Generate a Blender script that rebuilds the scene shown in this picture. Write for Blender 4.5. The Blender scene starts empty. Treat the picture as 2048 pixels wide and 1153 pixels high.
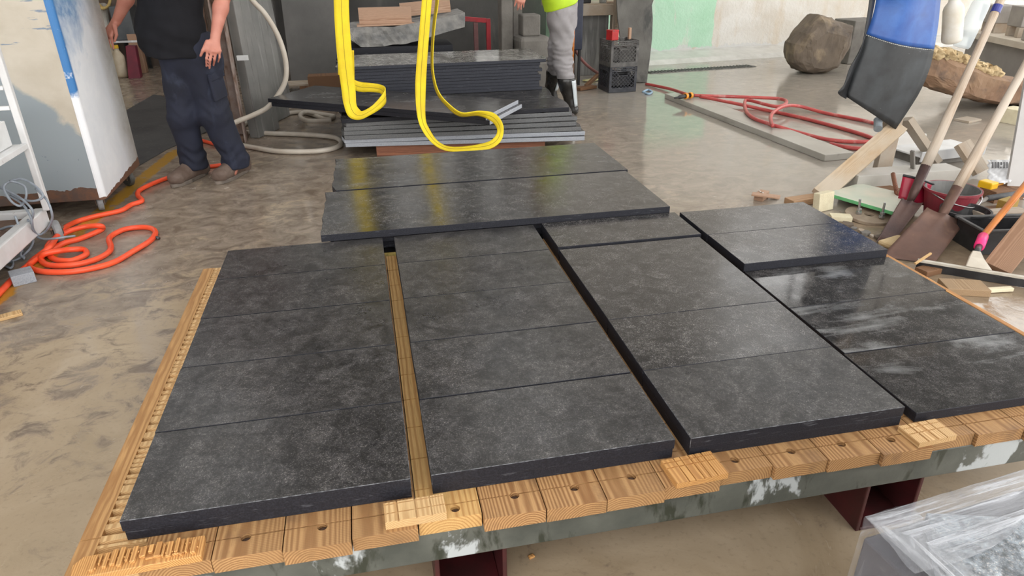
import bpy, bmesh, math, random
import numpy as np
from mathutils import Vector, Matrix, Euler

random.seed(7)
SC = bpy.context.scene
COL = SC.collection
# ------------------------------------------------------------------ camera
FPX = 1394.0
CAM_R = Matrix(((0.97857607, 0.09900207, -0.18052001),
                (-0.2056632, 0.42930616, -0.87943099),
                (-0.00956714, 0.89771644, 0.44046982)))
CAM_P = Vector((0.0, 0.0, 1.5))
cam = bpy.data.objects.new('camera', bpy.data.cameras.new('camera'))
cam.data.sensor_width = 36.0
cam.data.lens = FPX / 2048.0 * 36.0
cam.data.clip_start = 0.05
cam.data.clip_end = 200
m4 = CAM_R.to_4x4(); m4.translation = CAM_P
cam.matrix_world = m4
COL.objects.link(cam)
SC.camera = cam
# ------------------------------------------------------------------ light: overcast daylight through the open sides and roof lights of the hall
SC.view_settings.view_transform = 'Standard'
SC.view_settings.look = 'None'
SC.view_settings.gamma = 1.0
SC.view_settings.use_curve_mapping = False
SC.view_settings.exposure = 0.26
w = bpy.data.worlds.new('overcast_sky'); SC.world = w
w.use_nodes = True
bgn = w.node_tree.nodes['Background']
bgn.inputs['Color'].default_value = (1.0, 0.985, 0.96, 1)
bgn.inputs['Strength'].default_value = 3.0
SC.cycles.max_bounces = 8
SC.cycles.sample_clamp_indirect = 6.0


def area_lamp(name, loc, size, power, rot, col=(1, 1, 1)):
    l = bpy.data.lights.new(name, 'AREA'); l.shape = 'RECTANGLE'
    l.size, l.size_y = size; l.energy = power; l.color = col
    o = bpy.data.objects.new(name, l); o.location = loc; o.rotation_euler = rot
    COL.objects.link(o); return o


# ------------------------------------------------------------------ pixel helpers: a pixel of the 2048x1153 photograph to a point of the place
def ray(px, py):
    return CAM_R @ Vector((px - 1024.0, -(py - 576.5), -FPX))


def F(px, py, z=0.0):
    r = ray(px, py); return CAM_P + r * ((z - 1.5) / r.z)


def D(px, py, Y):
    r = ray(px, py); return CAM_P + r * (Y / r.y)


def V(*a): return Vector(a)


# ------------------------------------------------------------------ mesh builder
class MB:
    def __init__(s): s.bm = bmesh.new()

    def faces(s, vs, fs, mi=0):
        b = [s.bm.verts.new(v) for v in vs]
        for f in fs:
            try:
                fc = s.bm.faces.new([b[i] for i in f]); fc.material_index = mi
            except ValueError: pass
        return s

    def boxm(s, size, mat=None, mi=0):
        x, y, z = size[0] / 2, size[1] / 2, size[2] / 2
        vs = [V(a * x, b * y, c * z) for c in (-1, 1) for b in (-1, 1) for a in (-1, 1)]
        if mat is not None: vs = [mat @ v for v in vs]
        return s.faces(vs, [(0, 2, 3, 1), (4, 5, 7, 6), (0, 1, 5, 4), (2, 6, 7, 3), (0, 4, 6, 2), (1, 3, 7, 5)], mi)

    def box(s, x0, x1, y0, y1, z0, z1, mi=0):
        return s.boxm((x1 - x0, y1 - y0, z1 - z0), Matrix.Translation(((x0 + x1) / 2, (y0 + y1) / 2, (z0 + z1) / 2)), mi)

    def bar(s, a, b, w, t, roll=0.0, up=(0, 0, 1)):
        a, b = Vector(a), Vector(b)
        return s.boxm((w, (b - a).length, t), frame(a, b, roll, up), 0)

    def prism(s, pts, ex, mi=0, mis=None):
        n = len(pts); ex = Vector(ex); p = [Vector(q) for q in pts]
        nrm = Vector((0, 0, 0))
        for i in range(n): nrm += p[i].cross(p[(i + 1) % n])
        if nrm.dot(ex) < 0: p = p[::-1]
        vs = p + [q + ex for q in p]
        fs = [tuple(range(n))[::-1], tuple(range(n, 2 * n))] + [(i, (i + 1) % n, n + (i + 1) % n, n + i) for i in range(n)]
        b = [s.bm.verts.new(v) for v in vs]
        for k, f in enumerate(fs):
            fc = s.bm.faces.new([b[i] for i in f]); fc.material_index = mi if (k < 2 or mis is None) else mis
        return s

    def rings(s, rs, closed=False, caps=True, mi=0):
        R = [[s.bm.verts.new(v) for v in r] for r in rs]
        n = len(R[0]); m = len(R)
        for i in range(m if closed else m - 1):
            a, b = R[i], R[(i + 1) % m]
            for j in range(n):
                f = s.bm.faces.new((a[j], a[(j + 1) % n], b[(j + 1) % n], b[j])); f.material_index = mi
        if caps and not closed:
            f = s.bm.faces.new(R[0][::-1]); f.material_index = mi
            f = s.bm.faces.new(R[-1]); f.material_index = mi
        return s

    def tube(s, pts, r, n=10, closed=False, mi=0):
        pts = [Vector(p) for p in pts]; m = len(pts)
        rr = r if isinstance(r, (list, tuple)) else [r] * m
        rs = []; prev = None
        for i, p in enumerate(pts):
            if closed: t = pts[(i + 1) % m] - pts[i - 1]
            else: t = pts[min(i + 1, m - 1)] - pts[max(i - 1, 0)]
            t.normalize()
            if prev is None:
                u = t.cross(V(0, 0, 1))
                if u.length < 1e-3: u = t.cross(V(1, 0, 0))
            else: u = prev - t * prev.dot(t)
            u.normalize(); prev = u; v = t.cross(u)
            rs.append([p + (u * math.cos(2 * math.pi * k / n) + v * math.sin(2 * math.pi * k / n)) * rr[i] for k in range(n)])
        return s.rings(rs, closed, True, mi)

    def lathe(s, prof, mat=None, n=32, mi=0, closed=False, caps=True):
        rs = []
        for (r, z) in prof:
            ring = [V(max(r, 1e-4) * math.cos(2 * math.pi * k / n), max(r, 1e-4) * math.sin(2 * math.pi * k / n), z) for k in range(n)]
            if mat is not None: ring = [mat @ q for q in ring]
            rs.append(ring)
        return s.rings(rs, closed, caps and not closed, mi)

    def sheet(s, grid, th, nrm=None):
        """a grid of points given thickness th"""
        G = [[Vector(p) for p in r] for r in grid]; m, n = len(G), len(G[0])

        def nor(i, j):
            a = G[min(i + 1, m - 1)][j] - G[max(i - 1, 0)][j]; b = G[i][min(j + 1, n - 1)] - G[i][max(j - 1, 0)]
            c = a.cross(b)
            return c.normalized() if c.length > 1e-9 else V(0, 0, 1)
        A = [[s.bm.verts.new(G[i][j] + nor(i, j) * th / 2) for j in range(n)] for i in range(m)]
        B = [[s.bm.verts.new(G[i][j] - nor(i, j) * th / 2) for j in range(n)] for i in range(m)]
        for i in range(m - 1):
            for j in range(n - 1):
                s.bm.faces.new((A[i][j], A[i + 1][j], A[i + 1][j + 1], A[i][j + 1]))
                s.bm.faces.new((B[i][j], B[i][j + 1], B[i + 1][j + 1], B[i + 1][j]))
        for i in range(m - 1):
            s.bm.faces.new((A[i][0], B[i][0], B[i + 1][0], A[i + 1][0]))
            s.bm.faces.new((A[i][-1], A[i + 1][-1], B[i + 1][-1], B[i][-1]))
        for j in range(n - 1):
            s.bm.faces.new((A[0][j], A[0][j + 1], B[0][j + 1], B[0][j]))
            s.bm.faces.new((A[-1][j], B[-1][j], B[-1][j + 1], A[-1][j + 1]))
        return s


def frame(a, b, roll=0.0, up=(0, 0, 1)):
    """matrix whose local Y runs from a to b, origin in the middle"""
    a, b = Vector(a), Vector(b); y = (b - a).normalized(); u = Vector(up)
    x = y.cross(u)
    if x.length < 1e-3: x = y.cross(V(1, 0, 0))
    x.normalize(); z = x.cross(y)
    m = Matrix((x, y, z)).transposed() @ Matrix.Rotation(roll, 3, 'Y')
    m = m.to_4x4(); m.translation = (a + b) / 2
    return m


def spline(P, sub=8, closed=False):
    P = [Vector(p) for p in P]; n = len(P); out = []
    for i in range(n if closed else n - 1):
        if closed: a, b, c, d = P[i - 1], P[i], P[(i + 1) % n], P[(i + 2) % n]
        else: a, b, c, d = P[max(i - 1, 0)], P[i], P[i + 1], P[min(i + 2, n - 1)]
        for k in range(sub):
            t = k / sub
            out.append(0.5 * ((2 * b) + (c - a) * t + (2 * a - 5 * b + 4 * c - d) * t * t + (3 * b - a - 3 * c + d) * t ** 3))
    if not closed: out.append(P[-1])
    return out


def obj(name, mb, mats, parent=None, bevel=0.0, seg=2, smooth=False, local=None, subsurf=0, angle=35):
    """links one mesh object; its origin is the bottom centre of its box (or the frame 'local')"""
    me = bpy.data.meshes.new(name)
    bm = mb.bm if isinstance(mb, MB) else mb
    bmesh.ops.recalc_face_normals(bm, faces=bm.faces)
    bm.to_mesh(me); bm.free()
    if local is None:
        cs = [v.co for v in me.vertices]
        lo = V(*[min(c[i] for c in cs) for i in range(3)]); hi = V(*[max(c[i] for c in cs) for i in range(3)])
        local = Matrix.Translation(((lo.x + hi.x) / 2, (lo.y + hi.y) / 2, lo.z))
    me.transform(local.inverted())
    o = bpy.data.objects.new(name, me); COL.objects.link(o)
    if parent is not None:
        o.parent = parent
        o.matrix_parent_inverse = world_of(parent).inverted()
    o.matrix_basis = local
    for m in (mats if isinstance(mats, (list, tuple)) else [mats]): me.materials.append(m)
    if bevel:
        b = o.modifiers.new('bevel', 'BEVEL'); b.width = bevel; b.segments = seg; b.limit_method = 'ANGLE'; b.angle_limit = math.radians(angle)
    if subsurf:
        b = o.modifiers.new('subsurf', 'SUBSURF'); b.levels = subsurf; b.render_levels = subsurf
    if smooth:
        for p in me.polygons: p.use_smooth = True
    return o


def world_of(o):
    m = o.matrix_basis.copy()
    if o.parent is not None: m = world_of(o.parent) @ o.matrix_parent_inverse @ m
    return m


def tag(o, label, cat, group=None, kind='thing'):
    o['label'] = label; o['category'] = cat; o['kind'] = kind
    if group: o['group'] = group
    return o


def thing(name, label, cat, loc, group=None):
    o = bpy.data.objects.new(name, None); COL.objects.link(o); o.location = loc; o.empty_display_size = 0.05
    return tag(o, label, cat, group)


def struct(name, mb, mat, **k):
    o = obj(name, mb, mat, **k); o['kind'] = 'structure'; return o


# ------------------------------------------------------------------ materials
class NB:
    def __init__(s, name):
        s.m = bpy.data.materials.new(name); s.m.use_nodes = True
        s.t = s.m.node_tree; s.n = s.t.nodes; s.l = s.t.links
        s.b = s.n['Principled BSDF']
        s.tc = s.n.new('ShaderNodeTexCoord')

    def link(s, a, b): s.l.new(a, b)

    def val(s, sock, v):
        if hasattr(v, 'is_linked') or hasattr(v, 'links'): s.l.new(v, sock)
        elif isinstance(v, (tuple, list)) and len(v) == 3 and sock.type == 'RGBA': sock.default_value = (*v, 1)
        else: sock.default_value = v

    def vec(s, scale=(1, 1, 1), rand=True, loc=(0, 0, 0), coord='Object', rot=(0, 0, 0)):
        mp = s.n.new('ShaderNodeMapping'); s.link(s.tc.outputs[coord], mp.inputs[0])
        mp.inputs['Scale'].default_value = scale; mp.inputs['Rotation'].default_value = rot
        if rand:
            oi = s.n.new('ShaderNodeObjectInfo'); k = s.n.new('ShaderNodeVectorMath'); k.operation = 'SCALE'
            cx = s.n.new('ShaderNodeCombineXYZ')
            for i, f in enumerate((37.0, 91.0, 53.0)):
                s.link(s.math('MULTIPLY', oi.outputs['Random'], f), cx.inputs[i])
            s.link(cx.outputs[0], mp.inputs['Location'])
        else: mp.inputs['Location'].default_value = loc
        return mp.outputs[0]

    def rnd(s): return s.n.new('ShaderNodeObjectInfo').outputs['Random']

    def math(s, op, a, b=0.0, clamp=False):
        n = s.n.new('ShaderNodeMath'); n.operation = op; n.use_clamp = clamp
        s.val(n.inputs[0], a); s.val(n.inputs[1], b); return n.outputs[0]

    def noise(s, v, scale, detail=4, rough=0.55, dist=0.0):
        n = s.n.new('ShaderNodeTexNoise'); s.link(v, n.inputs['Vector'])
        n.inputs['Scale'].default_value = scale; n.inputs['Detail'].default_value = detail
        n.inputs['Roughness'].default_value = rough; n.inputs['Distortion'].default_value = dist
        return n.outputs['Fac']

    def ramp(s, fac, stops, interp='LINEAR'):
        n = s.n.new('ShaderNodeValToRGB'); s.link(fac, n.inputs[0]); cr = n.color_ramp; cr.interpolation = interp
        while len(cr.elements) < len(stops): cr.elements.new(0.5)
        for e, (p, c) in zip(cr.elements, stops):
            e.position = p; e.color = (*c, 1) if isinstance(c, (tuple, list)) else (c, c, c, 1)
        return n.outputs[0]

    def step(s, fac, lo, hi): return s.ramp(fac, [(lo, 0.0), (hi, 1.0)])

    def mix(s, fac, a, b, op='MIX'):
        n = s.n.new('ShaderNodeMix'); n.data_type = 'RGBA'; n.blend_type = op
        s.val(n.inputs[0], fac); s.val(n.inputs[6], a); s.val(n.inputs[7], b); return n.outputs[2]

    def bump(s, h, strength=0.3, dist=0.01):
        n = s.n.new('ShaderNodeBump'); s.link(h, n.inputs['Height'])
        n.inputs['Strength'].default_value = strength; n.inputs['Distance'].default_value = dist
        s.link(n.outputs[0], s.b.inputs['Normal']); return n

    def out(s, col=None, rough=None, metal=None, spec=None, **k):
        for key, v in (('Base Color', col), ('Roughness', rough), ('Metallic', metal), ('Specular IOR Level', spec)):
            if v is not None: s.val(s.b.inputs[key], v)
        for key, v in k.items(): s.val(s.b.inputs[key.replace('_', ' ')], v)
        return s.m


def paint(name, c1, c2=None, rough=0.5, scale=8.0, metal=0.0, bump=0.0, bscale=60, layers=(), stretch=(1, 1, 1), spec=0.5, lo=0.35, hi=0.65, **k):
    """general worn surface: two tones by noise, then layers (colour, scale, lo, hi, stretch) of stains and chips"""
    b = NB(name); v = b.vec(stretch)
    c2 = c2 or tuple(x * 0.8 for x in c1)
    c = b.mix(b.step(b.noise(v, scale), lo, hi), c1, c2)
    for (lc, ls, a, z, st) in layers:
        c = b.mix(b.step(b.noise(b.vec(st), ls, 6, 0.6, 0.3), a, z), c, lc)
    if bump: b.bump(b.noise(v, bscale, 6, 0.6), bump, 0.01)
    return b.out(c, rough, metal, spec, **k)


def make_granite(name, rough=0.22, dust=0.0, light=1.0, base=(0.012, 0.0115, 0.012), rlo=None):
    b = NB(name); v = b.vec()
    f1 = b.noise(v, 210, 4, 0.75); f2 = b.noise(v, 75, 5, 0.75); f3 = b.noise(v, 7, 6, 0.65); f4 = b.noise(v, 420, 2, 0.6)
    c = b.mix(b.step(f2, 0.36, 0.66), base, tuple(x * 3.4 for x in base))
    c = b.mix(b.math('MULTIPLY', b.step(f1, 0.52, 0.68), b.step(f3, 0.2, 0.62)), c, (0.16 * light, 0.15 * light, 0.142 * light))
    c = b.mix(b.math('MULTIPLY', b.step(f4, 0.60, 0.70), b.step(f2, 0.4, 0.6)), c, (0.30 * light, 0.285 * light, 0.27 * light))
    c = b.mix(b.step(f3, 0.4, 0.8), c, b.mix(0.35, c, (0.07 * light, 0.064 * light, 0.058 * light)))
    blot = b.noise(v, 16, 6, 0.7, 0.8)
    c = b.mix(1.0, c, b.ramp(blot, [(0.36, 0.45), (0.5, 0.95), (0.66, 1.75)]), 'MULTIPLY')
    r = b.math('ADD', b.math('MULTIPLY', b.step(f3, 0.3, 0.7), 0.12), rough)
    if dust:
        d = b.math('ADD', b.math('MULTIPLY', b.noise(b.vec((0.8, 3.4, 1.0), rot=(0, 0, 0.75)), 3.0, 7, 0.62, 0.5), .6), b.math('MULTIPLY', b.noise(v, 2.2, 4, 0.6), .4))
        d = b.math('MULTIPLY', b.step(d, 0.53, 0.70), dust)
        c = b.mix(d, c, (0.36, 0.37, 0.38)); r = b.math('ADD', r, b.math('MULTIPLY', d, 0.35))
    return b.out(c, r, 0.0, 0.5)


def make_sawn(name, c1=(0.008, 0.0085, 0.013), c2=(0.02, 0.021, 0.029)):
    b = NB(name); v = b.vec((1, 1, 1))
    f = b.noise(v, 240, 3, 0.6); g = b.noise(b.vec((6, 6, 40)), 3, 4, 0.6)
    c = b.mix(b.step(f, 0.4, 0.7), c1, c2); c = b.mix(b.step(g, 0.62, 0.8), c, (0.10, 0.105, 0.12))
    b.bump(f, 0.12, 0.003)
    return b.out(c, 0.6, 0, 0.35)


def make_wood(name, light, dark, scale=72.0, rough=0.6, wet=0.0, grey=None, bump=0.15, contrast=(0.25, 0.8), chatter=0.0):
    """softwood: rings round a pith that runs along the board's own Y axis"""
    b = NB(name)
    tc = b.tc.outputs['Object']
    cx = b.n.new('ShaderNodeCombineXYZ')
    r = b.rnd()
    b.val(cx.inputs[0], b.math('MULTIPLY', b.math('SUBTRACT', r, 0.5), 0.10))
    b.val(cx.inputs[1], b.math('MULTIPLY', r, 31.0))
    b.val(cx.inputs[2], b.math('ADD', b.math('MULTIPLY', b.math('FRACT', b.math('MULTIPLY', r, 17.3)), 0.06), 0.008))
    ad = b.n.new('ShaderNodeVectorMath'); b.link(tc, ad.inputs[0]); b.link(cx.outputs[0], ad.inputs[1])
    mp = b.n.new('ShaderNodeMapping'); b.link(ad.outputs[0], mp.inputs[0]); mp.inputs['Scale'].default_value = (1, 0.12, 1)
    wv = b.n.new('ShaderNodeTexWave'); wv.wave_type = 'RINGS'; wv.rings_direction = 'Y'; b.link(mp.outputs[0], wv.inputs[0])
    wv.inputs['Scale'].default_value = scale; wv.inputs['Distortion'].default_value = 3.5
    wv.inputs['Detail'].default_value = 2.0; wv.inputs['Detail Scale'].default_value = 0.6
    fine = b.noise(b.vec((1, 0.05, 1)), 420, 3, 0.6)
    big = b.noise(b.vec((1, 0.3, 1)), 9, 4, 0.6)
    c = b.mix(b.step(wv.outputs['Fac'], *contrast), light, dark)
    c = b.mix(b.math('MULTIPLY', b.step(fine, 0.45, 0.7), 0.35), c, tuple(x * 0.55 for x in dark))
    c = b.mix(b.math('MULTIPLY', b.step(big, 0.45, 0.7), 0.45), c, tuple(x * 0.7 for x in light))
    c = b.mix(b.math('MULTIPLY', r, 0.35), c, tuple(x * 0.62 for x in light))
    if chatter:
        bw = b.n.new('ShaderNodeTexWave'); bw.wave_type = 'BANDS'; bw.bands_direction = 'Y'; b.link(ad.outputs[0], bw.inputs[0])
        bw.inputs['Scale'].default_value = 62.0; bw.inputs['Distortion'].default_value = 1.2
        c = b.mix(b.math('MULTIPLY', b.math('MULTIPLY', b.step(bw.outputs['Fac'], .55, .95), b.step(big, .42, .6)), chatter), c, tuple(x * .45 for x in dark))
        st = b.noise(b.vec((1, .6, 1)), 11, 5, .65)
        c = b.mix(b.math('MULTIPLY', b.step(st, .55, .70), .6), c, (.17, .095, .05))
    if grey: c = b.mix(b.math('MULTIPLY', b.step(b.noise(b.vec((1, 0.4, 1)), 6, 5), 0.3, 0.6), 0.8), c, grey)
    b.bump(b.math('ADD', fine, wv.outputs['Fac']), bump, 0.002)
    return b.out(c, rough, 0, 0.4)


MAT = {}
MAT['granite'] = make_granite('honed_charcoal_granite', 0.26, 0.0, 0.85)
MAT['granite_wet'] = make_granite('wet_charcoal_granite', 0.16, 0.0, 0.95)
MAT['granite_dusty'] = make_granite('dusty_wet_granite', 0.03, 0.62, 0.7)
MAT['granite_far'] = make_granite('polished_granite', 0.17, 0.3, 0.9)
MAT['sawn'] = make_sawn('sawn_granite_edge')
MAT['sawn_pale'] = make_sawn('pale_sawn_granite_edge', (0.11, 0.115, 0.12), (0.2, 0.2, 0.2))
MAT['sawn_light'] = make_sawn('light_sawn_granite_edge', (0.30, 0.32, 0.36), (0.42, 0.44, 0.48))
MAT['arris'] = paint('chipped_stone_arris', (0.03, 0.031, 0.036), (0.15, 0.153, 0.165), 0.6, 90, lo=.42, hi=.6)
MAT['sawn_blue'] = make_sawn('bluish_sawn_edge', (0.020, 0.022, 0.031), (0.045, 0.048, 0.062))
MAT['granite_clean'] = make_granite('clean_polished_granite', 0.13, 0.0, 0.95)
MAT['granite_light'] = make_granite('light_grey_granite', 0.3, 0.0, 2.6, (0.10, 0.115, 0.13))
MAT['timber'] = make_wood('fresh_sawn_softwood', (0.49, 0.285, 0.125), (0.27, 0.13, 0.05), scale=50, contrast=(0.15, 0.9), chatter=.28)
MAT['timber_gap'] = make_wood('yellow_softwood', (0.66, 0.41, 0.16), (0.44, 0.22, 0.07), scale=40, contrast=(0.4, 1.0))
MAT['timber_long'] = make_wood('long_grain_softwood', (0.56, 0.32, 0.13), (0.34, 0.165, 0.06), scale=95, contrast=(0.3, 1.0))
MAT['timber_pale'] = make_wood('pale_softwood', (0.74, 0.50, 0.25), (0.50, 0.28, 0.11))
MAT['timber_orange'] = make_wood('orange_softwood', (0.68, 0.37, 0.13), (0.42, 0.19, 0.06))
MAT['timber_brown'] = make_wood('brown_wet_timber', (0.27, 0.145, 0.075), (0.13, 0.06, 0.03))
MAT['timber_red'] = make_wood('reddish_timber', (0.32, 0.13, 0.07), (0.14, 0.05, 0.03))
MAT['timber_grey'] = make_wood('weathered_timber', (0.46, 0.36, 0.26), (0.30, 0.21, 0.14), grey=(0.42, 0.37, 0.31))
MAT['board_pink'] = make_wood('pinkish_board', (0.55, 0.36, 0.25), (0.36, 0.2, 0.12), contrast=(0.4, 0.95))
MAT['handle_wood'] = make_wood('worn_ash_handle', (0.58, 0.46, 0.35), (0.42, 0.30, 0.2), grey=(0.55, 0.49, 0.42))
MAT['hole'] = paint('dark_bolt_rust', (0.035, 0.02, 0.014), (0.09, 0.045, 0.025), 0.7, 200)
MAT['beam'] = paint('stained_steel_paint', (0.060, 0.066, 0.058), (0.115, 0.12, 0.105), 0.42, 7, 0.0, 0.08, 40,
                    layers=[((0.42, 0.45, 0.46), 5.0, 0.56, 0.585, (1, 1, 0.55)), ((0.03, 0.035, 0.025), 14, 0.55, 0.62, (1, 1, 0.35))])
MAT['maroon'] = paint('maroon_steel_paint', (0.07, 0.012, 0.014), (0.035, 0.01, 0.01), 0.4, 9)
MAT['steel_dark'] = paint('dark_steel', (0.05, 0.055, 0.06), (0.1, 0.105, 0.11), 0.45, 12, 0.6)


# wet concrete floor, mud film, puddles, and the worn yellow line painted on it
def make_floor():
    b = NB('wet_concrete'); v = b.vec(rand=False)
    big = b.noise(v, 0.45, 4, 0.55, 0.4); med = b.noise(v, 2.2, 6, 0.62, 0.9); vein = b.noise(b.vec((1, 1.25, 1), False), 7.5, 7, 0.68, 0.8)
    fine = b.noise(v, 60, 4, 0.6)
    mud = b.mix(b.step(med, 0.35, 0.7), (0.32, 0.245, 0.16), (0.43, 0.345, 0.245))
    dark = b.mix(b.step(vein, 0.35, 0.65), (0.18, 0.138, 0.103), (0.36, 0.295, 0.235))
    sp = b.n.new('ShaderNodeSeparateXYZ'); b.link(b.tc.outputs['Object'], sp.inputs[0])
    # mud lies thick near the saw bed, thin further into the hall
    near = b.math('SUBTRACT', 1.0, b.math('MULTIPLY', b.math('SUBTRACT', sp.outputs['Y'], 1.4), 0.36), True)
    k = b.math('ADD', b.math('MULTIPLY', near, 0.42), b.math('MULTIPLY', b.math('SUBTRACT', med, 0.5), 1.0))
    k = b.math('ADD', k, b.math('MULTIPLY', b.math('SUBTRACT', vein, 0.5), 1.1))
    cov = b.step(b.math('ADD', k, 0.25), 0.36, 0.52)
    c = b.mix(cov, dark, mud)
    c = b.mix(b.math('MULTIPLY', b.step(fine, 0.55, 0.75), 0.25), c, (0.09, 0.07, 0.05))
    # brown silt lying round the tool heap
    hx = b.math('SUBTRACT', sp.outputs['X'], 3.0); hy = b.math('SUBTRACT', sp.outputs['Y'], 2.6)
    hd_ = b.math('SQRT', b.math('ADD', b.math('MULTIPLY', hx, hx), b.math('MULTIPLY', hy, hy)))
    silt = b.math('SUBTRACT', 1.0, b.step(b.math('ADD', hd_, b.math('MULTIPLY', b.math('SUBTRACT', med, 0.5), 0.9)), 0.95, 1.45))
    # pale tone painted in for the bright wall's reflection, right side of the hall
    rt = b.step(b.math('ADD', b.math('MULTIPLY', sp.outputs['X'], 0.22), b.math('MULTIPLY', big, 0.6)), 0.58, 0.95)
    c = b.mix(b.math('MULTIPLY', rt, 0.65), c, (0.38, 0.36, 0.32))
    c = b.mix(b.math('MULTIPLY', silt, 0.9), c, b.mix(b.step(vein, .35, .65), (0.20, 0.145, 0.095), (0.30, 0.225, 0.15)))
    # yellow floor line
    p0, p1 = F(0, 592), F(268, 372)
    d = (p1 - p0).normalized(); nx, ny = -d.y, d.x
    dist = b.math('ABSOLUTE', b.math('ADD', b.math('ADD', b.math('MULTIPLY', sp.outputs['X'], nx), b.math('MULTIPLY', sp.outputs['Y'], ny)), -(p0.x * nx + p0.y * ny)))
    dist = b.math('ADD', dist, b.math('MULTIPLY', b.math('SUBTRACT', b.noise(v, 14, 5), 0.5), 0.09))
    line = b.math('SUBTRACT', 1.0, b.step(dist, 0.045, 0.06))
    worn = b.step(b.noise(v, 7, 5, 0.6), 0.36, 0.46)
    along = b.math('MULTIPLY', b.math('LESS_THAN', sp.outputs['Y'], 6.2), b.math('GREATER_THAN', sp.outputs['Y'], 2.0))
    line = b.math('MULTIPLY', b.math('MULTIPLY', line, worn), along)
    c = b.mix(line, c, (0.46, 0.25, 0.035))
    wet = b.step(b.math('ADD', b.math('MULTIPLY', big, 0.7), b.math('MULTIPLY', med, 0.5)), 0.47, 0.66)
    r = b.math('SUBTRACT', 0.36, b.math('MULTIPLY', wet, 0.28))
    r = b.math('SUBTRACT', r, b.math('MULTIPLY', rt, 0.22))
    r = b.math('MAXIMUM', r, 0.05)
    b.bump(b.math('MULTIPLY', b.math('ADD', b.math('MULTIPLY', vein, 0.6), b.math('MULTIPLY', fine, 0.15)), b.math('SUBTRACT', 1.0, wet)), 0.16, 0.02)
    return b.out(c, r, 0, 0.5)


MAT['floor'] = make_floor()


def make_wall():
    b = NB('painted_block_wall'); v = b.vec(rand=False)
    sp = b.n.new('ShaderNodeSeparateXYZ'); b.link(b.tc.outputs['Object'], sp.inputs[0])
    n1 = b.noise(v, 1.1, 5, 0.6, 0.6); n2 = b.noise(b.vec((1, 1, 0.25), False), 5, 6, 0.65)
    c = b.mix(b.step(n1, 0.35, 0.65), (0.54, 0.49, 0.42), (0.66, 0.64, 0.60))
    c = b.mix(b.math('MULTIPLY', b.step(n2, 0.5, 0.72), 0.5), c, (0.52, 0.40, 0.26))
    # old green paint left on one bay
    xx = b.math('ADD', sp.outputs['X'], b.math('MULTIPLY', b.math('SUBTRACT', n2, 0.5), 0.25))
    g = b.math('MULTIPLY', b.math('MULTIPLY', b.math('LESS_THAN', xx, WALL_GREEN), b.math('LESS_THAN', sp.outputs['Z'], 1.25)), b.math('GREATER_THAN', b.math('ADD', sp.outputs['Z'], b.math('MULTIPLY', b.math('SUBTRACT', n1, 0.5), 0.3)), 0.12))
    c = b.mix(b.math('MULTIPLY', g, b.step(n2, 0.30, 0.42)), c, b.mix(b.step(n1, 0.4, 0.6), (0.36, 0.60, 0.42), (0.44, 0.66, 0.50)))
    # dried slurry splashes low down
    lowz = b.math('LESS_THAN', b.math('ADD', sp.outputs['Z'], b.math('MULTIPLY', n2, 0.25)), 0.26)
    c = b.mix(b.math('MULTIPLY', lowz, 0.75), c, (0.58, 0.58, 0.57))
    b.bump(b.noise(v, 22, 6, 0.65), 0.4, 0.03)
    return b.out(c, 0.75)


# ------------------------------------------------------------------ the hall
mb = MB(); mb.box(-9, 12, -6, 16, -0.2, 0.0)
floor = struct('floor', mb, MAT['floor'], local=Matrix.Identity(4))
P0, P1 = V(2.6, 9.82, 0), V(12.0, 10.88, 0)
wdir = (P1 - P0).normalized(); wn = V(-wdir.y, wdir.x, 0)
WALL_GREEN = (F(1432, 60, 0.35) - P0).dot(wdir) if False else ((D(1432, 70, 10.05) - P0).dot(wdir))
MAT['wall_pale'] = make_wall()
wm = Matrix((wdir, wn, V(0, 0, 1))).transposed().to_4x4(); wm.translation = P0
mb = MB()
WA, WBk, WZ0, WZ1 = 3.3, 5.33, 3.7, 5.75
for (u0, u1, z0, z1) in ((0, WA, 0, 6), (WBk, 9.5, 0, 6), (WA, WBk, 0, WZ0), (WA, WBk, WZ1, 6)):
    mb.boxm((u1 - u0, 0.2, z1 - z0), wm @ Matrix.Translation(((u0 + u1) / 2, 0.1, (z0 + z1) / 2)))
struct('wall_back', mb, MAT['wall_pale'], local=wm)
MAT['steel_frame'] = paint('grey_window_steel', (0.2, 0.2, 0.2), None, 0.5)
mb = MB()
for u in (WA, 4.1, 4.92, WBk - .05): mb.boxm((.05, .06, WZ1 - WZ0), wm @ Matrix.Translation((u + .025, .1, (WZ0 + WZ1) / 2)))
for z in (WZ0, 4.4, 5.1, WZ1 - .05): mb.boxm((WBk - WA, .05, .05), wm @ Matrix.Translation(((WA + WBk) / 2, .1, z + .025)))
wo = struct('window_4', mb, MAT['steel_frame'], local=wm)
pane4 = NB('clear_window_glass'); pane4.out((.8, .82, .82), .2, 0, .5, Alpha=.15)
mb = MB(); mb.boxm((WBk - WA - .02, .006, WZ1 - WZ0 - .02), wm @ Matrix.Translation(((WA + WBk) / 2, .12, (WZ0 + WZ1) / 2)))
obj('pane', mb, pane4.m, wo, local=wm)
mb = MB(); mb.prism([wm @ V(0.4, -0.55, 0), wm @ V(0.4, -0.45, 0.05), wm @ V(0.4, 0.0, 0.10), wm @ V(0.4, 0.0, 0)], wdir * 9)
struct('baseboard_back', mb, paint('slurry_curb', (0.5, 0.49, 0.46), (0.62, 0.61, 0.58), 0.35, 6, bump=0.3, bscale=25))
MAT['wall_dark'] = paint('dark_sooty_wall', (0.055, 0.054, 0.052), (0.095, 0.092, 0.088), 0.8, 1.3, bump=0.3, bscale=18,
                         layers=[((0.13, 0.125, 0.115), 3.0, 0.58, 0.75, (1, 1, 0.3))])
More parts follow.
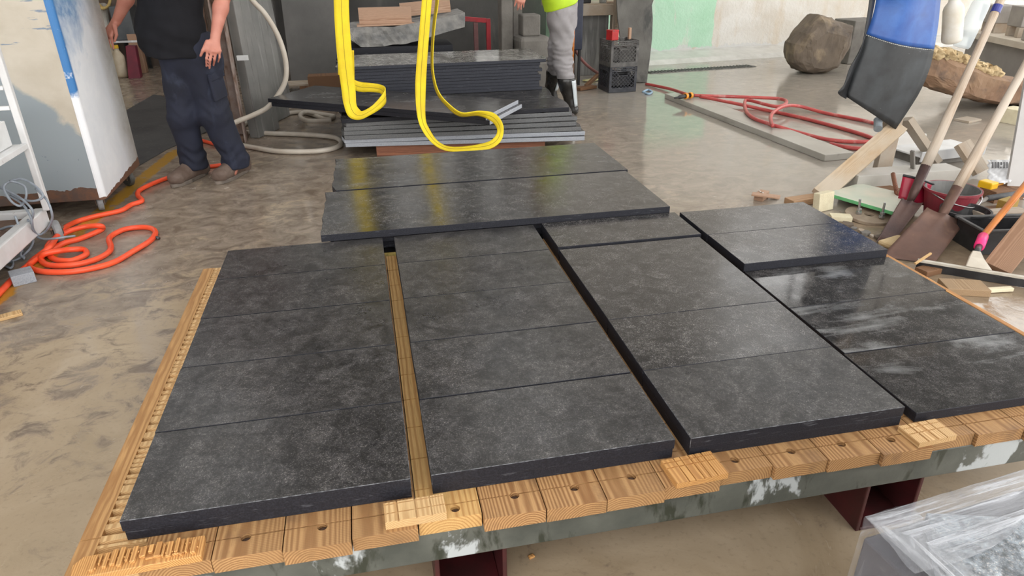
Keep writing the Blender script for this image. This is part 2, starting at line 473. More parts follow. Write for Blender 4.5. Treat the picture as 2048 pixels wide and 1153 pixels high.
mb = MB(); wins = [(-1.30, -0.10), (0.20, 1.35), (1.60, 2.60)]; WB, WT = 1.0, 4.2
mb.box(-1.4, 2.75, 10.3, 10.5, 0, WB); mb.box(-1.4, 2.75, 10.3, 10.5, WT, 6)
e_ = [-1.4] + [q for p in wins for q in p] + [2.75]
for k in range(0, len(e_), 2): mb.box(e_[k], e_[k + 1], 10.3, 10.5, WB, WT)
struct('wall_rear', mb, MAT['wall_dark'])
pane_b = NB('dusty_window_glass'); pane_b.out((.50, .50, .48), .5, 0, .3, Alpha=.72)
for k, (a, c_) in enumerate(wins):
    fmb = MB()
    for x in (a, (a + c_) / 2 - .02, c_ - .04): fmb.box(x, x + .04, 10.36, 10.42, WB + .05, WT - .05)
    for q in range(5): z_ = WB + (WT - WB - .05) * q / 4; fmb.box(a, c_, 10.36, 10.42, z_, z_ + .05)
    wo = struct(f'window_{k + 1}', fmb, MAT['steel_dark'])
    pm_ = MB(); pm_.box(a + .01, c_ - .01, 10.388, 10.394, WB + .01, WT - .01)
    obj('pane', pm_, pane_b.m, wo)
mb = MB(); mb.box(-6.0, -1.5, 11.2, 11.4, 0, 6); mb.box(-1.55, -1.4, 10.3, 11.4, 0, 6)
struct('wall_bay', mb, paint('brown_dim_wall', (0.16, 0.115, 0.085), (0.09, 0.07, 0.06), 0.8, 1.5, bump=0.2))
mb = MB(); mb.box(-6.2, -6.0, -1, 11.4, 0, 6)
struct('wall_left', mb, paint('grey_side_wall', (0.22, 0.2, 0.18), (0.3, 0.28, 0.25), 0.8, 1.2))
# roof with two rows of open roof lights
mb = MB()
xs = [(-6.2, -3.4), (-1.9, 1.2), (2.7, 5.6), (7.6, 12)]
for (a, c_) in xs: mb.box(a, c_, -2, 11.4, 5.9, 6.05)
for k in range(5):
    y0 = -2 + k * 3.1
    for (a, c_) in ((-3.4, -1.9), (1.2, 2.7), (5.6, 7.6)): mb.box(a, c_, y0, y0 + 1.1, 5.9, 6.05)
struct('ceiling', mb, paint('roof_sheeting', (0.17, 0.17, 0.165), (0.22, 0.22, 0.21), 0.7, 1))
# drain grate let into the floor before the curb
dm = MB(); a, c_ = F(1296, 146), F(1505, 132)
dd = (c_ - a).normalized(); dn = V(-dd.y, dd.x, 0)
L = (c_ - a).length
dm.boxm((L, 0.16, 0.006), Matrix((dd, dn, V(0, 0, 1))).transposed().to_4x4().copy())
for v in dm.bm.verts: v.co += (a + c_) / 2 + V(0, 0, 0.003)
for k in range(int(L / 0.05)):
    p = a + dd * (0.03 + k * 0.05)
    dm.boxm((0.018, 0.13, 0.012), Matrix.Translation(p + V(0, 0, 0.008)) @ Matrix((dd, dn, V(0, 0, 1))).transposed().to_4x4())
struct('trim_1', dm, paint('drain_grating', (0.09, 0.09, 0.085), (0.16, 0.16, 0.15), 0.6, 30))

# ------------------------------------------------------------------ the saw bed: steel frame with a deck of timbers
TZ = 0.35
bed = thing('saw_bed', 'long low stone saw bed of softwood timbers on a stained steel frame', 'work table', (0.68, 1.95, 0))
mb = MB()
mb.box(-0.66, 1.98, 1.185, 1.20, 0.222, 0.312)
mb.box(-0.66, 1.98, 1.20, 1.26, 0.222, 0.234)
mb.box(-0.66, 1.98, 1.20, 1.26, 0.300, 0.312)
obj('front_beam', mb, MAT['beam'], bed, 0.003)
mb = MB(); mb.box(-0.66, 1.98, 2.66, 2.70, 0.222, 0.312)
obj('rear_beam', mb, MAT['beam'], bed, 0.003)
for x in (-0.66, 1.93):
    mb = MB(); mb.box(x, x + 0.04, 1.262, 2.658, 0.224, 0.31); obj('side_beam', mb, MAT['beam'], bed, 0.003)
for x0 in (0.055, 1.24):
    mb = MB(); y0, y1 = 1.24, 2.6
    mb.box(x0, x0 + 0.012, y0, y1, 0.0, 0.221); mb.box(x0 + 0.168, x0 + 0.18, y0, y1, 0.0, 0.221)
    mb.box(x0 + 0.012, x0 + 0.168, y0, y1, 0.209, 0.221); mb.box(x0 + 0.012, x0 + 0.168, y0, y1, 0.0, 0.012)
    obj('fork_pocket', mb, MAT['maroon'], bed, 0.003)


def apply_bool(o, cutter):
    me = bpy.data.meshes.new('cut'); bmesh.ops.recalc_face_normals(cutter.bm, faces=cutter.bm.faces); cutter.bm.to_mesh(me); cutter.bm.free()
    c = bpy.data.objects.new('cut', me); COL.objects.link(c)
    m = o.modifiers.new('b', 'BOOLEAN'); m.operation = 'DIFFERENCE'; m.object = c; m.solver = 'EXACT'
    bpy.context.view_layer.update()
    dg = bpy.context.evaluated_depsgraph_get()
    new = bpy.data.meshes.new_from_object(o.evaluated_get(dg))
    o.modifiers.remove(m); old = o.data; o.data = new; bpy.data.meshes.remove(old)
    bpy.data.objects.remove(c); bpy.data.meshes.remove(me)


KERFS = [1.224, 1.287, 1.40, 1.53, 1.66, 1.79, 1.885, 2.02, 2.15, 2.29, 2.42, 2.56]
PITCH = 0.1447
ends = [1.188, 1.172, 1.168, 1.158, 1.166, 1.180, 1.160, 1.158, 1.160, 1.168, 1.184, 1.174, 1.170, 1.160, 1.185, 1.176, 1.168, 1.18, 1.175]
holes = {0: .055, 1: .048, 2: .052, 3: .058, 6: .06, 7: .057, 8: .062, 9: .058, 10: .04, 11: .05, 12: .052, 13: .05, 16: .055, 17: .05, 5: .028}
for i in range(19):
    x0 = -0.70 + i * PITCH + 0.0012; x1 = min(x0 + PITCH - 0.0028, 1.9735)
    ye = ends[i]; yb = 2.745 - 0.02 * ((i * 7) % 3); zb = 0.3125
    prof = [V(x0, yb, zb), V(x0, yb, TZ)]
    for k in reversed(KERFS if i else [1.287]):
        prof += [V(x0, k + .0018, TZ), V(x0, k + .0016, TZ - .006), V(x0, k - .0016, TZ - .006), V(x0, k - .0018, TZ)]
    prof += [V(x0, ye, TZ), V(x0, ye, zb)]
    if i == 0:
        mb = MB(); xm = -0.657
        mb.prism(prof, V(xm - x0, 0, 0))
        o = obj('timber', mb, MAT['timber_long'], bed)
        # ragged strip of saw nibbles beside the first row of stones
        prof2 = [V(xm, yb, zb), V(xm, yb, TZ - .001)]
        y = yb - 0.02
        while y > 1.25:
            g = random.uniform(.006, .02); d_ = random.uniform(.008, .022)
            prof2 += [V(xm, y, TZ - .001), V(xm, y - .001, TZ - d_), V(xm, y - g, TZ - d_), V(xm, y - g - .001, TZ - .001)]
            y -= g + random.uniform(.006, .024)
        prof2 += [V(xm, ye, TZ - .001), V(xm, ye, zb)]
        mb = MB(); mb.prism(prof2, V(x1 - xm, 0, 0))
        obj('nibbled_timber', mb, MAT['timber_pale'], bed)['label'] = 'timber strip chewed by saw cuts'
        continue
    mb = MB(); mb.prism(prof, V(x1 - x0, 0, 0))
    o = obj('timber', mb, MAT['timber_gap'] if i == 5 else MAT['timber'], bed)
    if i in holes:
        hx = (x0 + x1) / 2 + random.uniform(-.015, .015); hy = ye + holes[i]
        cut = MB(); cut.lathe([(.0115, TZ - .022), (.0115, TZ + .01)], Matrix.Translation((hx, hy, 0)), 16)
        apply_bool(o, cut)
        mb = MB(); mb.lathe([(.0108, TZ - .0225), (.0108, TZ - .012), (.006, TZ - .009)], Matrix.Translation((hx, hy, 0)), 12)
        obj('bolt_head', mb, MAT['hole'], o)
mb = MB(); mb.box(1.975, 1.995, 1.19, 2.74, 0.25, 0.374)
obj('edge_strip', mb, MAT['timber_orange'], bed, 0.002)

# ------------------------------------------------------------------ the sawn granite treads
ORD = ['front', 'second', 'third', 'fourth', 'fifth']


def tread(x0, x1, y0, y1, z0, z1, mat, label, group, edge=None, jit=0.0012):
    mb = MB(); j = lambda: random.uniform(-jit, jit)
    pts = [V(x0 + j(), y0 + j(), z0), V(x1 + j(), y0 + j(), z0), V(x1 + j(), y1 + j(), z0), V(x0 + j(), y1 + j(), z0)]
    mb.prism(pts, V(0, 0, z1 - z0), 0, 1)
    o = obj('granite_tread', mb, [mat, edge or MAT['sawn'], MAT['arris']], None, 0.0012, 1)
    if z1 > 0.40 and y0 < 1.3: o.modifiers[0].material = 2
    return tag(o, label, 'stone tread', group)


def rag(x0, x1, y0, y1, z0, z1, mat, label, left=True, right=False, amp=0.012, rot=0.0, edge=None, name='granite_plank', cat='stone slab', group=None, n=14):
    """plank whose short ends are left rough from splitting"""
    mb = MB(); pts = []
    lx = [random.uniform(-amp, amp) if left else 0 for _ in range(n + 1)]
    rx = [random.uniform(-amp, amp) if right else 0 for _ in range(n + 1)]
    lx = [(lx[max(k - 1, 0)] + lx[k] + lx[min(k + 1, n)]) / 2.4 for k in range(n + 1)]
    for k in range(n + 1): pts.append(V(x1 + rx[k], y0 + (y1 - y0) * k / n, z0))
    for k in range(n, -1, -1): pts.append(V(x0 + lx[k], y0 + (y1 - y0) * k / n, z0))
    if rot:
        c = V((x0 + x1) / 2, (y0 + y1) / 2, 0); R = Matrix.Rotation(rot, 3, 'Z')
        pts = [R @ (p - c) + c for p in pts]
    mb.prism(pts, V(0, 0, z1 - z0), 0, 1)
    o = obj(name, mb, [mat, edge or MAT['sawn']], None, 0.001, 1)
    return tag(o, label, cat, group)


Z0 = TZ + 0.0005; T1 = Z0 + 0.0293; T2 = T1 + 0.0005 + 0.0297
yl = [1.260, 1.568, 1.875, 2.179, 2.486, 2.788]
for c, (x0, x1, nm) in enumerate(((-0.598, 0.018, 'leftmost row'), (0.064, 0.664, 'row right of the timber gap'))):
    for k in range(5):
        a, b_ = yl[k] + .0012, yl[k + 1] - .0012
        if c == 1 and k == 0: b_ -= .0025
        if k == 4: b_ = 2.768
        tread(x0 + .002, x1 - .002, a + .003, b_, Z0, T1, MAT['granite'], f'lower granite tread under the {ORD[k]} stone of the {nm}', 'lower course of granite treads')
        tread(x0, x1, a, b_, T1 + .0005, T2, MAT['granite'], f'charcoal granite tread, {ORD[k]} from the front in the {nm}', 'charcoal granite treads')
NM3 = 'row beside the dark gap'
for k, (a, b_) in enumerate(((1.255, 1.568), (1.570, 1.877), (1.879, 2.474))):
    tread(0.704, 1.302, a + .003, b_, Z0, T1, MAT['granite'], f'lower granite tread under the {ORD[k]} stone of the {NM3}', 'lower course of granite treads')
    tread(0.702, 1.304, a, b_, T1 + .0005, T2, MAT['granite_wet'] if k else MAT['granite'],
          ['charcoal granite tread at the front, second row from the right', 'charcoal granite tread, second from the front, second row from the right',
           'double-depth charcoal granite slab in the middle of the third row'][k], 'charcoal granite treads')
tread(0.706, 1.318, 2.496, 2.766, Z0, T1, MAT['granite'], 'lower granite tread under the stone just before the far planks', 'lower course of granite treads')
tread(0.703, 1.322, 2.492, 2.766, T1 + .0005, T2 + .004, MAT['granite_far'], 'narrow granite tread at the far end of the third row, a dark joint before it', 'charcoal granite treads')
y4 = [1.257, 1.566, 1.871, 2.177, 2.484, 2.764]
lab4 = ['dusty granite tread at the right front corner of the bed', 'granite tread with white slurry, second from the front on the right edge', 'wet granite tread streaked white, in front of the raised pair']
for k in range(5):
    x1 = 1.962 if k != 2 else 1.972
    if k < 3: tread(1.352 if k else 1.346, x1, y4[k] + .0012, y4[k + 1] - .0012, Z0, T1, MAT['granite_dusty'], lab4[k], 'charcoal granite treads')
    else: tread(1.352, x1, y4[k] + .0012, y4[k + 1] - .0012, Z0, T1, MAT['granite_dusty'], f'granite tread under the {["near", "far"][k - 3]} stone of the raised pair', 'lower course of granite treads')
for k in (3, 4):
    tread(1.344, 1.962, y4[k] - .002, y4[k + 1] - .004, T1 + .0005, T2 + .003, MAT['granite_wet'],
          ['near stone of the raised dark granite pair on the right edge', 'far stone of the raised dark granite pair on the right edge'][k - 3], 'charcoal granite treads')

# far planks across the end of the bed, on a stack of their own
stand = thing('steel_stand', 'low dark steel stand hidden under the far granite planks', 'stand', (0.55, 3.4, 0))
mb = MB(); mb.box(-0.16, 1.28, 2.86, 3.94, 0.30, 0.349); obj('stand_top', mb, MAT['steel_dark'], stand, 0.003)
for x in (-0.1, 1.14):
    for y in (2.90, 3.82):
        mb = MB(); mb.box(x, x + 0.08, y, y + 0.08, 0.0, 0.2995); obj('leg', mb, MAT['steel_dark'], stand, 0.003)
rag(-0.20, 1.29, 2.80, 3.35, .3495, .3795, MAT['granite'], 'lowest granite plank under the front far plank', amp=0.006)
rag(-0.20, 1.29, 2.792, 3.34, .380, .410, MAT['granite'], 'second granite plank under the front far plank', amp=0.006)
rag(-0.17, 1.29, 3.37, 3.92, .3495, .3795, MAT['granite'], 'lowest granite plank under the rear far plank', amp=0.006)
rag(-0.17, 1.29, 3.37, 3.92, .380, .410, MAT['granite'], 'second granite plank under the rear far plank', amp=0.006)
rag(-0.228, 1.300, 2.772, 3.345, .4105, .4405, MAT['granite_clean'], 'long granite plank across the bed end, reflecting the yellow sling', amp=0.010, right=False)
rag(-0.188, 1.318, 3.362, 3.935, .4105, .4405, MAT['granite_far'], 'rearmost long granite plank with white dried spots and a chipped left end', amp=0.014)

# ------------------------------------------------------------------ plain object helpers
def board(name, label, cat, a, b, w, t, mat, roll=0.0, group=None, parent=None, bevel=0.002, up=(0, 0, 1)):
    fm = frame(a, b, roll, up); mb = MB(); mb.boxm((w, (Vector(b) - Vector(a)).length, t), fm)
    o = obj(name, mb, mat, parent, bevel, 2, local=fm)
    return tag(o, label, cat, group) if parent is None else o


def block(name, label, cat, c, size, rz, mat, rx=0.0, ry=0.0, group=None, parent=None, bevel=0.003):
    """c = centre of the underside"""
    fm = Matrix.Translation(c) @ Euler((rx, ry, rz)).to_matrix().to_4x4()
    mb = MB(); mb.boxm(size, fm @ Matrix.Translation((0, 0, size[2] / 2)))
    o = obj(name, mb, mat, parent, bevel, 2, local=fm)
    return tag(o, label, cat, group) if parent is None else o


def rock(name, label, cat, pts_fn, mat, seed=0, amp=0.04, scale=3.0, sub=5, parent=None, facets=14):
    """boulder: an icosphere cut by random planes, then roughened; pts_fn maps the unit ball to the place"""
    rnd = random.Random(seed)
    bm = bmesh.new(); bmesh.ops.create_icosphere(bm, subdivisions=sub, radius=1.0)
    pl = []
    for _ in range(facets):
        n = V(rnd.uniform(-1, 1), rnd.uniform(-1, 1), rnd.uniform(-1, 1)).normalized(); pl.append((n, rnd.uniform(0.62, 0.9)))
    from mathutils import noise as mn
    off = V(rnd.uniform(0, 50), rnd.uniform(0, 50), rnd.uniform(0, 50))
    for v in bm.verts:
        d = v.co.normalized(); r = 1.0
        for n, h in pl:
            q = d.dot(n)
            if q > 1e-3: r = min(r, h / q)
        r += amp * mn.fractal(d * scale + off, 0.9, 2.1, 5) + amp * 0.4 * mn.noise(d * scale * 5 + off)
        v.co = pts_fn(d * r)
    o = obj(name, bm, mat, parent, smooth=True)
    return tag(o, label, cat) if parent is None else o


def hose(name, label, cat, pts, r, mat, sub=8, group=None, parent=None, n=10):
    mb = MB(); mb.tube(spline(pts, sub), r, n)
    o = obj(name, mb, mat, parent, smooth=True)
    return tag(o, label, cat, group) if parent is None else o


def lift(pts, z):
    """pixels to points lying at height z (z may be a list)"""
    return [F(p[0], p[1], z[i] if isinstance(z, (list, tuple)) else z) for i, p in enumerate(pts)]


MAT['stone_dark'] = paint('dusty_dark_stone', (0.075, 0.074, 0.072), (0.13, 0.125, 0.12), 0.75, 5, bump=0.3, bscale=30)
MAT['stone_rough'] = paint('split_stone_face', (0.17, 0.17, 0.17), (0.32, 0.31, 0.29), 0.7, 9, bump=0.8, bscale=22)
MAT['stone_grey'] = paint('grey_slab_stone', (0.155, 0.155, 0.15), (0.235, 0.23, 0.22), 0.6, 2.5, bump=0.15, bscale=50,
                          layers=[((0.38, 0.38, 0.36), 4, 0.55, 0.75, (4, 4, 0.3)), ((0.10, 0.095, 0.09), 5, 0.58, 0.7, (4, 4, 0.3))])
MAT['stone_pier'] = paint('dusty_grey_masonry', (0.13, 0.12, 0.108), (0.19, 0.178, 0.16), 0.8, 6, bump=0.4, bscale=25)
MAT['boulder'] = paint('brown_fieldstone', (0.10, 0.078, 0.06), (0.165, 0.128, 0.094), 0.8, 3, bump=0.7, bscale=16,
                       layers=[((0.30, 0.23, 0.15), 4, 0.55, 0.75, (1, 1, 1)), ((0.075, 0.06, 0.05), 6, 0.58, 0.72, (1, 1, 1))])
MAT['boulder_rust'] = paint('rust_brown_fieldstone', (0.20, 0.115, 0.07), (0.28, 0.18, 0.11), 0.8, 3, bump=0.7, bscale=14,
                            layers=[((0.10, 0.07, 0.055), 5, 0.52, 0.7, (1, 1, 1))])
MAT['crust'] = paint('tan_lime_crust', (0.50, 0.36, 0.19), (0.62, 0.48, 0.28), 0.85, 20, bump=0.8, bscale=40)
MAT['yellow'] = paint('yellow_webbing', (0.84, 0.66, 0.012), (0.74, 0.54, 0.012), 0.6, 9, bump=0.35, bscale=320)
MAT['stitch'] = paint('dark_stitch', (0.30, 0.2, 0.02), None, 0.8)
MAT['cream_hose'] = paint('cream_rubber_hose', (0.58, 0.53, 0.46), (0.48, 0.42, 0.35), 0.45, 7)
MAT['red_hose'] = paint('red_rubber_hose', (0.52, 0.085, 0.075), (0.42, 0.06, 0.06), 0.38, 9, layers=[((0.62, 0.3, 0.28), 6, 0.58, 0.72, (1, 1, 1))])
MAT['orange_hose'] = paint('orange_red_hose', (0.95, 0.11, 0.035), (0.85, 0.085, 0.03), 0.35, 9)
MAT['rust'] = paint('rusted_steel', (0.13, 0.075, 0.05), (0.23, 0.15, 0.11), 0.75, 9, 0.2, 0.4, 60, layers=[((0.36, 0.30, 0.26), 7, 0.55, 0.65, (1, 1, 0.4))])
MAT['channel'] = paint('chipped_pinkish_channel', (0.40, 0.33, 0.30), (0.28, 0.19, 0.15), 0.6, 10, 0.1, 0.3, 60, layers=[((0.15, 0.08, 0.05), 8, 0.56, 0.66, (1, 1, 0.5))])
MAT['red_paint'] = paint('red_painted_steel', (0.42, 0.025, 0.035), (0.32, 0.02, 0.03), 0.5, 10, layers=[((0.2, 0.05, 0.05), 9, 0.6, 0.7, (1, 1, 1))])
MAT['crate'] = paint('dusty_black_plastic', (0.022, 0.025, 0.034), (0.05, 0.052, 0.06), 0.45, 14, layers=[((0.16, 0.155, 0.15), 8, 0.57, 0.75, (1, 1, 1))])
MAT['crate_dusty'] = paint('grey_dusty_black_plastic', (0.07, 0.068, 0.066), (0.13, 0.125, 0.12), 0.6, 14, layers=[((0.24, 0.23, 0.22), 8, 0.57, 0.75, (1, 1, 1))])
MAT['navy'] = paint('navy_plastic', (0.018, 0.024, 0.05), (0.03, 0.035, 0.06), 0.5, 10, layers=[((0.2, 0.2, 0.22), 16, 0.66, 0.75, (1, 1, 1))])
MAT['orange_paint'] = paint('orange_varnish', (0.62, 0.22, 0.05), (0.50, 0.16, 0.035), 0.3, 12, stretch=(1, .2, 1))
MAT['black_rubber'] = paint('black_rubber', (0.014, 0.014, 0.016), (0.03, 0.03, 0.033), 0.4, 14, layers=[((0.16, 0.16, 0.165), 6, 0.62, 0.85, (1, 1, 1))])
MAT['white_paint'] = paint('chipped_white_paint', (0.72, 0.73, 0.74), (0.62, 0.62, 0.62), 0.45, 7, layers=[((0.22, 0.12, 0.09), 18, 0.68, 0.73, (1, 1, 1))])
MAT['grey_plastic'] = paint('grey_blue_cable', (0.30, 0.34, 0.39), (0.22, 0.25, 0.29), 0.5, 30)
MAT['pale_foam'] = paint('pale_yellow_foam', (0.72, 0.66, 0.48), (0.64, 0.57, 0.40), 0.85, 12, bump=0.3, bscale=120)
MAT['steel'] = paint('scratched_bright_steel', (0.55, 0.56, 0.57), (0.4, 0.4, 0.41), 0.35, 20, 0.9)
MAT['sheen_top'] = make_granite('granite_painted_sheen', 0.05, 0.2, 1.2, (0.13, 0.127, 0.12))  # base colour raised to imitate the bright wall mirrored in the stack top

# ------------------------------------------------------------------ the stacks of granite slabs behind the bed
for k, (a, b_) in enumerate((((0.06, 5.60), (1.40, 5.47)), ((-0.10, 6.35), (1.55, 6.25)), ((-0.10, 6.95), (1.55, 6.9)))):
    A_, B_ = V(a[0], a[1], 0.05), V(b_[0], b_[1], 0.05)
    board('bearer_timber', ['reddish wet timber bearer lying along the front of the slab stack', 'timber bearer under the middle of the slab stack', 'timber bearer under the back of the slab stack'][k],
          'timber', A_, B_, 0.14 if k == 0 else 0.12, 0.098, MAT['timber_red'] if k == 0 else MAT['timber_brown'])
NL = 7
hL = 0.0325
nm = ['lowest', 'second lowest', 'third lowest', 'middle', 'third from top', 'second from top', 'topmost']
for k in range(NL):
    t = k / (NL - 1)
    z0 = 0.1 + k * hL
    ang = (-7.5 + 7.5 * t) * math.pi / 180
    yf = 5.40 + 0.10 * t + random.uniform(-.012, .012)
    xr = 1.70 - 0.07 * t; xl = -0.20 + 0.03 * random.random()
    yback = 7.12
    c = V((xl + xr) / 2, 0, 0)
    mb = MB(); pts = []
    n = 16
    def yfr(x): return yf + math.tan(ang) * (x - c.x)
    for q in range(n + 1): pts.append(V(xl + random.uniform(-.014, .014), yback + (yfr(xl) - yback) * q / n, z0))
    for q in range(n + 1): pts.append(V(xr + random.uniform(-.016, .016) + 0.02 * math.sin(q), yfr(xr) + (yback - yfr(xr)) * q / n, z0))
    mb.prism(pts, V(0, 0, hL - 0.0008), 0, 1)
    o = obj('granite_slab', mb, [MAT['granite_far'], MAT['sawn_light' if k in (0, 1) else 'sawn_pale'] if k < 6 else MAT['sawn']], None, 0.0025, 1)
    tag(o, f'wide granite slab with ragged ends, {nm[k]} of the low wet stack', 'stone slab', 'slabs in the low wet stack')
ZL = 0.1 + NL * hL
hU = 0.0268
nm2 = ['lowest', 'second lowest', 'third lowest', 'fourth lowest', 'fifth lowest', 'fifth from top', 'fourth from top', 'third from top', 'second from top', 'topmost']
for k in range(10):
    z0 = ZL + k * hU
    xr = 1.585 + (0.05 if k == 9 else -0.012 * (k % 3)); xl = -0.165 - (0.04 if k == 9 else 0.01 * (k % 2))
    yf = 6.30 + random.uniform(-.006, .006) - (0.02 if k == 9 else 0)
    mb = MB(); pts = []; n = 16
    for q in range(n + 1): pts.append(V(xl + random.uniform(-.012, .012), 7.02 + (yf - 7.02) * q / n, z0))
    for q in range(n + 1): pts.append(V(xr + random.uniform(-.016, .016), yf + (7.02 - yf) * q / n, z0))
    mb.prism(pts, V(0, 0, hU - 0.0006), 0, 1)
    o = obj('granite_slab', mb, [MAT['sheen_top'] if k == 9 else MAT['granite_far'], MAT['sawn_blue']], None, 0.002, 1)
    tag(o, f'dark bluish granite slab, {nm2[k]} of the tall neat stack', 'stone slab', 'slabs in the tall neat stack')
# the pair lying askew over the front of the low stack
dc = V(0.2, 5.80, 0); dd_ = V(1.86, -1.26, 0).normalized(); da = math.atan2(dd_.y, dd_.x)
for k in range(2):
    block('skid', ['small timber skid under the left of the askew slabs', 'small timber skid under the right of the askew slabs'][k], 'timber',
          V(0.2, 5.8, ZL) + dd_ * (-0.25 if k == 0 else 0.6) + V(0, -0.02, 0), (0.05, 0.4, 0.028), da, MAT['timber_brown'])
for k in range(2):
    fm = Matrix.Translation(V(0.21, 5.72, ZL + 0.0285 + k * 0.0305) + dd_ * (0.03 if k == 0 else 0)) @ Matrix.Rotation(da, 4, 'Z')
    mb = MB(); mb.prism([fm @ V(-0.965, -0.31, 0), fm @ V(0.965, -0.31, 0), fm @ V(0.965, 0.31, 0), fm @ V(-0.965, 0.31, 0)], V(0, 0, 0.030), 0, 1)
    bm = mb.bm; bm.faces.ensure_lookup_table()
    for f in bm.faces:
        bm.normal_update()
        if f.normal.dot(fm.to_3x3() @ V(1, 0, 0)) > 0.9: f.material_index = 2
    o = obj('granite_slab', mb, [MAT['granite_far'], MAT['sawn'], MAT['sawn_light']], None, 0.002, 1)
    tag(o, ['lower granite slab of the askew pair under the yellow slings', 'upper granite slab of the askew pair under the yellow slings'][k], 'stone slab', 'askew pair of granite slabs')

# ------------------------------------------------------------------ things behind the tall stack
block('stone_block', 'dark squared stone block carrying the rough slab behind the tall stack', 'stone block', (0.42, 7.55, 0), (1.0, 0.5, 0.62), 0, MAT['sawn'])
rl = D(697, 60, 7.35)
mb = MB()
prof = []
top = [(-0.08, .80), (0.1, .81), (0.35, .805), (0.6, .835), (0.85, .875), (1.06, .915)]
bot = [(1.05, .78), (0.85, .735), (0.62, .672), (0.45, .640), (0.2, .622), (0.02, .63), (-0.08, .70)]
pts = [V(x, 7.34, z) for x, z in top + bot]
mb.prism(pts, V(0, 0.55, 0))
bm = mb.bm
bmesh.ops.triangulate(bm, faces=bm.faces[:]); bmesh.ops.subdivide_edges(bm, edges=bm.edges[:], cuts=5, use_grid_fill=True)
from mathutils import noise as mnoise
for v in bm.verts:
    k = min(1, max(0, (0.72 - v.co.x) * 2.2))
    v.co += V(0.012 * mnoise.noise(v.co * 9), -0.045 * k * (mnoise.fractal(v.co * 5, 1, 2, 4)), 0.02 * k * mnoise.noise(v.co * 6 + V(3, 3, 3)))
    v.co.z = max(v.co.z, 0.622)
tag(obj('rough_slab', mb, MAT['stone_rough'], smooth=False), 'thick grey slab with a split rough front, lying behind the tall stack', 'stone slab')
for k, (p, q, Y, lb) in enumerate((((716, 20), (822, 24), 7.45, 'pinkish softwood board on edge at the left on the rough slab'),
                               ((799, 5), (900, 9), 7.72, 'pinkish softwood board on edge at the right on the rough slab'))):
    a, b_ = D(*p, Y), D(*q, Y); hgt = 0.15 if k == 0 else 0.13
    zb = 0.827 if k == 0 else 0.875
    a.z = b_.z = zb + hgt / 2
    if k == 1: a.z += -.015; b_.z += .02
    board('softwood_board', lb, 'board', a, b_, 0.04, hgt, MAT['board_pink'])
board('softwood_board', 'flat softwood board lying on the rough slab under the left upright board', 'board', V(0.0, 7.45, 0.817), V(0.62, 7.45, 0.823), 0.16, 0.018, MAT['board_pink'])
# red square tube frame standing behind
t = thing('tube_frame', 'red square steel tube frame standing against the dark rear wall', 'steel frame', D(960, 97, 8.6).to_tuple()[:2] + (0,))
a, b_, c = D(921, 37, 8.6), D(972, 41, 8.6), D(976, 100, 8.6); c2 = V(c.x, c.y, 0.0)
mb = MB(); mb.bar(a, b_, 0.05, 0.05); obj('rail', mb, MAT['red_paint'], t, 0.003)
mb = MB(); mb.bar(b_ + V(.025, 0, .02), V(b_.x + .025, 8.6, 0), 0.05, 0.05); obj('post', mb, MAT['red_paint'], t, 0.003)
mb = MB(); p = D(951, 45, 8.6); mb.bar(V(p.x, 8.6, p.z), V(p.x, 8.6, 0), 0.045, 0.05); obj('post', mb, paint('faded_maroon_steel', (0.16, 0.06, 0.06), (0.2, .1, .1), .6, 10), t, 0.003)
# stone pier and the stack of masonry blocks
x0 = D(1003, 60, 8.0).x; x1 = D(1028, 60, 8.0).x
mb = MB(); mb.box(x0, x1 - .01, 8.0, 8.2, 0, 2.2); tag(obj('stone_post', mb, MAT['stone_pier'], None, 0.012), 'tall dusty stone post standing left of the block stack', 'stone post')
mb = MB(); xa = D(1030, 60, 8.4).x; mb.box(xa, xa + .11, 8.5, 8.62, 0, 2.2); tag(obj('stone_post', mb, MAT['stone_pier'], None, 0.012), 'thin stone post just left of and behind the block stack', 'stone post')
bx = D(1060, 60, 8.0).x
block('masonry_block', 'lowest dusty masonry block of the little stack behind the second worker', 'stone block', (bx + .02, 8.0, 0), (0.42, 0.36, 0.34), 0.05, MAT['stone_pier'], bevel=0.02, group='little stack of masonry blocks')
block('masonry_block', 'wide rounded masonry block in the middle of the little stack', 'stone block', (bx + .01, 8.0, 0.34), (0.36, 0.33, 0.27), 0.1, MAT['stone_pier'], bevel=0.05, group='little stack of masonry blocks')
block('masonry_block', 'small cap block on top of the little masonry stack', 'stone block', (bx - .01, 8.0, 0.61), (0.2, 0.24, 0.22), 0.0, MAT['stone_pier'], bevel=0.015, group='little stack of masonry blocks')

# big leaning stone slabs at the left of the rear wall
px_ = F(645, 165)
fm = Matrix.Translation((-0.50, 9.2, 0)) @ Matrix.Rotation(-0.10, 4, 'X')
mb = MB(); mb.prism([fm @ V(-.36, 0, 0), fm @ V(.33, 0, 0), fm @ V(.30, 0, 1.1), fm @ V(.22, 0, 2.4), fm @ V(-.34, 0, 2.4)], fm.to_3x3() @ V(0, .08, 0))
tag(obj('stone_slab', mb, paint('mottled_grey_stone', (0.10, 0.098, 0.094), (0.155, 0.15, 0.143), 0.55, 2.0, bump=0.1), None, 0.006), 'big smooth grey stone panel leaning on the rear wall', 'stone slab')
fm = Matrix.Translation((-1.02, 9.35, 0)) @ Matrix.Rotation(-0.08, 4, 'X') @ Matrix.Rotation(0.35, 4, 'Z')
mb = MB(); mb.prism([fm @ V(-.05, 0, 0), fm @ V(.10, 0, 0), fm @ V(.06, 0, 1.0), fm @ V(.09, 0, 2.4), fm @ V(-.07, 0, 2.4)], fm.to_3x3() @ V(0, .3, 0))
tag(obj('stone_offcut', mb, MAT['stone_dark'], None, 0.01), 'narrow dark upright stone offcut left of the big smooth panel', 'stone slab')
